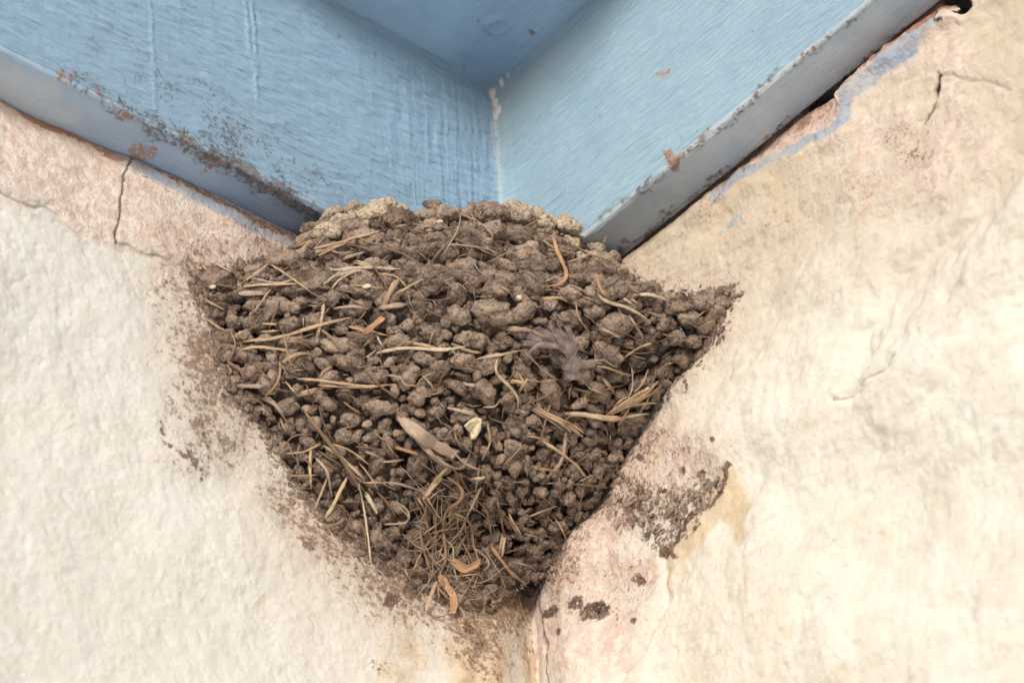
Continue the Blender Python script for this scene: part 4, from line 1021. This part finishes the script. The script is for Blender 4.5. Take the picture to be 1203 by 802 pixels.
# loose fibres and broken bits all over
def build_fibres():
    Vs, Fs, Cs, U, VV, CC = [], [], [], [], [], []; off = 0
    for k in range(775):
        while k < 720:
            q = (rng.uniform(235, 850), rng.uniform(255, 715))
            if sdist(np.array([q]), OUTL)[0] < -6: break
        a = rng.normal() * 0.7 + (0 if q[1] < 480 else 0.9) ; L = rng.uniform(4, 22) if k % 4 else rng.uniform(18, 50)
        c, s = math.cos(a) * L / 2, math.sin(a) * L / 2; bnd = rng.normal() * L * 0.15
        pts = [(q[0] - c, q[1] - s), (q[0] - bnd * s / L, q[1] + bnd * c / L), (q[0] + c, q[1] + s)]
        if k >= 720:                                   # the tangle hanging at the foot of the nest
            a = rng.uniform(0, 2 * PI); c0 = np.array([525, 640]) + rng.normal(size=2) * (26, 34); l1 = rng.uniform(14, 55)
            d1 = np.array([math.cos(a), math.sin(a)]) * l1; d2 = np.array([-d1[1], d1[0]]) * rng.normal() * .35
            pts = [tuple(c0 - d1), tuple(c0 - d1 * .3 + d2), tuple(c0 + d1 * .4 + d2 * .4), tuple(c0 + d1)]
        S, Ns = path3(pts, rng.uniform(0.6, 2.4) if k < 720 else rng.uniform(3, 8))
        V, F, caps, u, v = strand_mesh(S, Ns, rng.uniform(.15, .45) if k % 4 else rng.uniform(.4, .9), sides=5)
        col = np.array(COLS[['tan', 'gry', 'brn', 'pale', 'brn', 'gry'][k % 6]]) * rng.uniform(.6, 1.05)
        Vs.append(V); Fs.append(F + off); U.append(u); VV.append(v); CC.append(np.tile(col, (len(V), 1))); off += len(V)
    o = npart('plant_fibres', np.concatenate(Vs), np.concatenate(Fs), M_STRAW, dict(col=np.concatenate(CC), u=np.concatenate(U), v=np.concatenate(VV)))
    tag(o, kind='stuff')
build_fibres()

# ------------------------------------------------------------------ small lumps: dropping, chip, clods on the wall
def lump(name, q, size, mat, lift=0.002, parent=None, flat=0.6, tint=0.3, pale=0.0, pieces=1, spread=0.0, rot=0.0):
    p, n = nest_hit(q); n = n / np.linalg.norm(n); p = (CP + ray(q) * (surf_t(q) - .0004)) if parent is not None else p - ray(q) * lift
    t = np.cross(n, _F); t = CR - n * (CR @ n); t /= np.linalg.norm(t); u = np.cross(n, t)
    t, u = t * math.cos(rot) + u * math.sin(rot), -t * math.sin(rot) + u * math.cos(rot)
    its = []
    for k in range(pieces):
        o = (rng.normal() * t + rng.normal() * u * 0.6) * spread if k else 0 * t
        s = size if k == 0 else size * rng.uniform(.35, .8)
        its.append((p + o, n, t, (s * 1.25, s, s * flat), np.clip(tint + .15 * rng.normal(), 0, 1), pale, 4))
    V, F, A = pellets(its, hi=True)
    if parent is not None: return npart(name, V, F, mat, A)
    return mesh_obj(name, V, F, mat, attrs=A, loc=p)

lump('dropping', (362, 327), .0011, M_DROP, .0032, nest, .6, pieces=9, spread=.0016)
def chip(poly, thick):
    V = [CP + ray(q) * (min(surf_t(p) for p in poly) + .0006 * k - .0003) for k, q in enumerate(poly) for _ in (0,)]
    c = np.mean(V, 0); V = np.array([c + (v - c) * np.array([1, 1, 1]) for v in V]); n = len(V)
    top = V - _F * thick * .5; bot = V + _F * thick * .5; topi = c + (V - c) * .8 - _F * thick * .8
    A = np.concatenate([topi, top, bot]); i = np.arange(n); j = (i + 1) % n
    npart('stone_chip', A, [i[None, :], np.stack([i, n + i, n + j, j], 1), np.stack([n + i, 2 * n + i, 2 * n + j, n + j], 1), (2 * n + i)[None, ::-1]], M_CHIP, smooth=False)
chip([(545, 500), (551, 494), (559, 489), (566, 492), (565, 505), (559, 515), (553, 517), (551, 508)], .0012)
for q, s in (((431, 336), .0011), ((517, 260), .0009), ((250, 337), .0009), ((556, 505), .0008), ((610, 350), .0009)):
    lump('stone_chip', q, s, M_CHIP, .003, nest, .8)

tag(lump('mud_lump', (562, 783), .0046, M_MUD, .0006, None, .55, .55, .05, 5, .0018), 'round brown mud lump on the stone below the nest, at the bottom edge', 'mud lump', 'stray bits of mud on the walls')
tag(lump('mud_lump', (853, 545), .0024, M_MUD, .0004, None, .7, .05, 0, 7, .0022), 'small dark mud lump at the upper tip of the brown stain', 'mud lump', 'stray bits of mud on the walls')
tag(lump('mud_lump', (700, 718), .0018, M_MUD, .0002, None, .35, .0, 0, 7, .0028, 1.2), 'dark mud crust on the pinkish stone below and right of the nest', 'mud lump', 'stray bits of mud on the walls')

def clods():
    its = []
    patch = ZC((500, 300), (590, 258), (680, 268), (740, 258), (825, 222), (795, 300), (720, 385), (620, 448), (560, 425), (510, 385))
    while len(its) < 160:
        q = np.array([rng.uniform(715, 865), rng.uniform(548, 650)])
        if sdist(q[None], patch)[0] > rng.uniform(-14, 3): continue
        if math.sin(q[0] * .19 + 2) + math.sin(q[1] * .31 + q[0] * .12) < rng.uniform(-1, 1.2): continue
        p = on_plane(q, 0, 0.0); nn = np.array([1., 0, 0]) + .3 * rng.normal(size=3); nn /= np.linalg.norm(nn)
        t = np.cross(nn, rng.normal(size=3)); t /= np.linalg.norm(t); s = rng.uniform(.0004, .0011)
        its.append((p + np.array([D_at(p), 0, 0]) + nn * s * .1, nn, t, (s * 1.3, s, s * .6), rng.uniform(.2, 1), .3 * (rng.random() < .4), 3))
    V, F, A = pellets(its)
    loc = on_plane((780, 600), 0, 0)
    return mesh_obj('mud_crust', V, F, M_MUD, attrs=A, loc=loc)
tag(clods(), 'crumbly brown mud crust left in a slanting patch on the cream stone', 'mud crust')

# caulk drips in the inner corner of the beams
def filler():
    its = []
    for (x, y, s) in ((578, 104, .0016), (581, 112, .0020), (583, 122, .0016), (580, 132, .0013), (584, 136, .0014), (590, 96, .0013), (586, 128, .0012), (597, 88, .0009)):
        d = ray((x, y)); t = (PR + 0.0006 - CP[0]) / d[0]; t2 = (PL + 0.0006 - CP[1]) / d[1]; p = CP + min(t, t2) * d
        nn = np.array([.7, .7, -.1]); nn /= np.linalg.norm(nn); tt = np.array([0, 0, 1.]); tt = tt - nn * (tt @ nn); tt /= np.linalg.norm(tt)
        its.append((p, nn, tt, (s * 2.2, s * 1.25, s * .6), 0, 0, 3))
    V, F, A = pellets(its, True)
    p0 = its[0][0]
    return mesh_obj('filler_drip', V, F, M_CAULK, attrs=A, loc=p0)
tag(filler(), 'whitish filler drips in the inner corner where both blue beams meet the ceiling', 'filler')

# ------------------------------------------------------------------ feather caught on the front
def build_feather():
    root = CP + ray((671, 440)) * surf_t((671, 440)); fe = empty('feather', root)
    base = np.array(fe.location)
    def fix(q, lift):
        t = min(surf_t((q[0] + dx, q[1] + dy)) for dx in (-6, 0, 6) for dy in (-6, 0, 6)); return CP + ray(q) * (t - (lift - .0035))
    spine = smooth_path([fix(q, l) for q, l in zip(ZG((445, 470), (442, 400), (432, 305), (385, 245), (310, 205), (225, 195), (150, 225)), (.004, .0045, .005, .0058, .006, .0058, .0052))], 70)
    B, BF = [], []; off = 0
    def barb(path, w):
        nonlocal off
        n = len(path); T = np.gradient(path, axis=0); S = np.cross(T, _F); S /= np.linalg.norm(S, axis=1)[:, None] + 1e-12
        ww = (w * np.linspace(1, .25, n))[:, None] * .5
        up = -_F * w * .3
        V = np.stack([path - S * ww, path + up, path + S * ww, path - up], 1).reshape(-1, 3)
        B.append(V); BF.append(grid_faces(n, 4, True) + off); off += len(V)
    def field(sp, i0, i1, cnt, L, ang, side, w=.00011, jit=.15, bend=.35):
        T = np.gradient(sp, axis=0); T /= np.linalg.norm(T, axis=1)[:, None]
        for k in range(cnt):
            i = int(rng.uniform(i0, i1)); t = T[i]; s = np.cross(t, -_F); s /= np.linalg.norm(s); s *= side
            a = ang + rng.normal() * jit; l = L(i / len(sp)) * rng.uniform(.75, 1.08)
            d = t * math.cos(a) + s * math.sin(a); e = t * bend + rng.normal(size=3) * .08
            u = np.linspace(0, 1, 9)[:, None]
            pth = sp[i] + d * l * u + e * l * u ** 2 * .6 + (-_F) * (np.sin(u * PI) * l * .12 + u * rng.normal() * .0006)
            barb(pth, w)
    field(spine, 18, 69, 230, lambda u: .0042 + .002 * math.sin(u * 3), .55, -1, .00007, .07)
    field(spine, 18, 69, 230, lambda u: .0040 + .003 * math.sin(u * 3), .55, 1, .00007, .07)
    field(spine, 0, 22, 190, lambda u: .0036, 1.1, 1, .00009, .7)
    field(spine, 0, 22, 190, lambda u: .0036, 1.1, -1, .00009, .7)
    sp2 = smooth_path([fix(q, .006) for q in ZG((436, 295), (425, 235), (380, 165), (300, 120))], 40)
    field(sp2, 2, 39, 160, lambda u: .003, .5, 1); field(sp2, 2, 39, 200, lambda u: .0042, .6, -1)
    sp3 = smooth_path([fix(q, .006) for q in ZG((438, 290), (450, 210), (430, 130), (410, 90))], 40)
    field(sp3, 2, 39, 110, lambda u: .002, .4, 1); field(sp3, 2, 39, 110, lambda u: .002, .4, -1)
    for q in (((440, 300), (520, 335), (600, 330), (690, 325)), ((440, 320), (520, 350), (590, 345), (660, 350)), ((440, 310), (500, 330), (570, 345), (640, 318)), ((445, 340), (500, 365), (560, 362), (610, 350))):
        sp = smooth_path([fix(p, .0045) for p in ZG(*q)], 30)
        field(sp, 0, 29, 60, lambda u: .0025 * (1.1 - u), .35, 1, .00009); field(sp, 0, 29, 60, lambda u: .0025 * (1.1 - u), .35, -1, .00009)
    mesh_obj('barbs', np.concatenate(B) - base, np.concatenate(BF), M_FEATHER, fe)
    V, F, caps, u, v = strand_mesh(spine, np.tile(-_F, (len(spine), 1)), .28, .9, (.9, .2), sides=6)
    mesh_obj('shaft', V - base, [F, caps], M_FEATHER, fe)
    tag(fe, 'small fluffy grey down feather caught on the front of the mud nest', 'feather')
build_feather()
